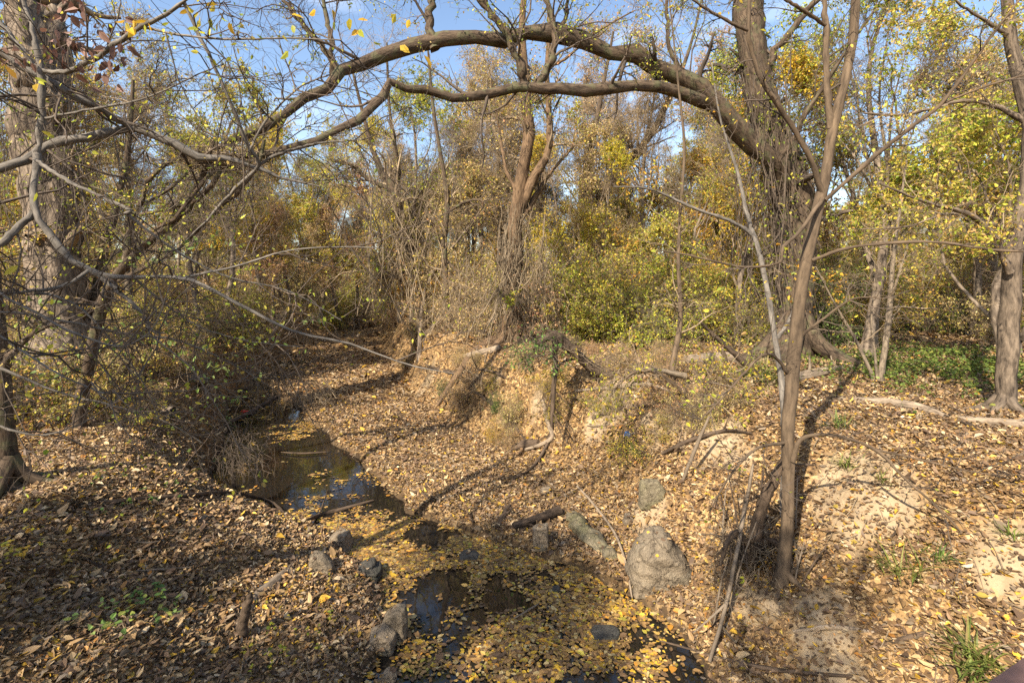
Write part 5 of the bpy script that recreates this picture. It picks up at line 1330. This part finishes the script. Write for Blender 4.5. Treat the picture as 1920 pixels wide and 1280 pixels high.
# ------------------------------------------------------------------ litter objects
def crumple(name, label, cat, px, py, wpx, hpx, mat, seed, tail=None):
    g = hit(px, py + hpx * .4); w = wpx * g[1] / F; h = hpx * g[1] / F
    bm = bmesh.new(); bmesh.ops.create_icosphere(bm, subdivisions=4, radius=.5)
    co = np.array([v.co[:] for v in bm.verts]); nn = norm(co)
    co += nn * (.42 * fbm(co[:, 0] * 3 + seed, co[:, 1] * 3 + co[:, 2] * 4, seed, 3))[:, None]
    co *= np.array([w, w * .8, h])
    for v, c in zip(bm.verts, co): v.co = c
    me = bpy.data.meshes.new(name); bm.to_mesh(me); bm.free(); me.materials.append(mat)
    o = bpy.data.objects.new(name, me); COL.objects.link(o); o.location = (g[0], g[1], g[2] + h * .4)
    tag(o, label, cat); return o


crumple('red_bag', 'bright red crumpled plastic scrap at the dark head of the pool', 'litter', 458, 764, 18, 20, plain('red_plastic', (.75, .05, .02), .4), 3)
crumple('blue_bag', 'crumpled blue plastic scrap caught on the sunny bank face', 'litter', 1178, 817, 17, 13, plain('blue_plastic', (.03, .13, .36), .45), 7)

# ------------------------------------------------------------------ the footbridge the picture is taken from
RUST = plain('rust_brown_paint', (.13, .07, .055), .7)
DECK = plain('deck_boards', (.25, .19, .13), .85)


def box(m, a, b, w, h, mat=0):
    """beam between points a and b (tops), width w, height h"""
    a = np.asarray(a, float); b = np.asarray(b, float)
    d = norm(b - a); up = np.array([0, 0, 1.]) if abs(d[2]) < .9 else np.array([1., 0, 0])
    s = norm(np.cross(d, up)); u = np.cross(s, d)
    V = [p + s * sx * w / 2 - u * dz for p in (a, b) for sx, dz in ((-1, 0), (1, 0), (1, h), (-1, h))]
    m.add(np.array(V), [[0, 1, 2, 3], [7, 6, 5, 4], [0, 4, 5, 1], [1, 5, 6, 2], [2, 6, 7, 3], [3, 7, 4, 0]], mat, smooth=False)


dirb = norm(np.array([.13, .063, 0])); back = np.array([dirb[1], -dirb[0], 0])
p0 = np.array([0, .62, 3.1])
root = empty('footbridge', (0, -.2, 2.35), 'rust-brown painted handrail corner of the footbridge the view is from', 'footbridge')
off = np.array(root.location)
for k, s in enumerate((0, 1)):
    o_ = p0 + back * (0.03 + 1.7 * s)
    m = MB(); box(m, o_ - dirb * 5.2, o_ + dirb * 5.4, .07, .06); m.build('handrail', [RUST], root, off)
    m = MB(); box(m, o_ - dirb * 5.2 - np.array([0, 0, .85]), o_ + dirb * 5.4 - np.array([0, 0, .85]), .12, .22); m.build('girder', [RUST], root, off)
    for t in np.arange(-5.1, 5.5, 1.5):
        q = o_ + dirb * t
        m = MB(); box(m, q - np.array([0, 0, .061]), q - np.array([0, 0, .849]), .05, .05); m.build('post', [RUST], root, off)
m = MB()
for t in np.arange(-5.1, 5.4, .15):
    q = p0 + back * .1 + dirb * t - np.array([0, 0, .80]); box(m, q, q + back * 1.6, .14, .04)
m.build('deck', [DECK], root, off)
for p in root.children: pass

# unused prototypes are removed
for p in list(PT) + list(PS.values()):
    if p.name not in USED:
        for ch in list(p.children): bpy.data.objects.remove(ch)
        bpy.data.objects.remove(p)
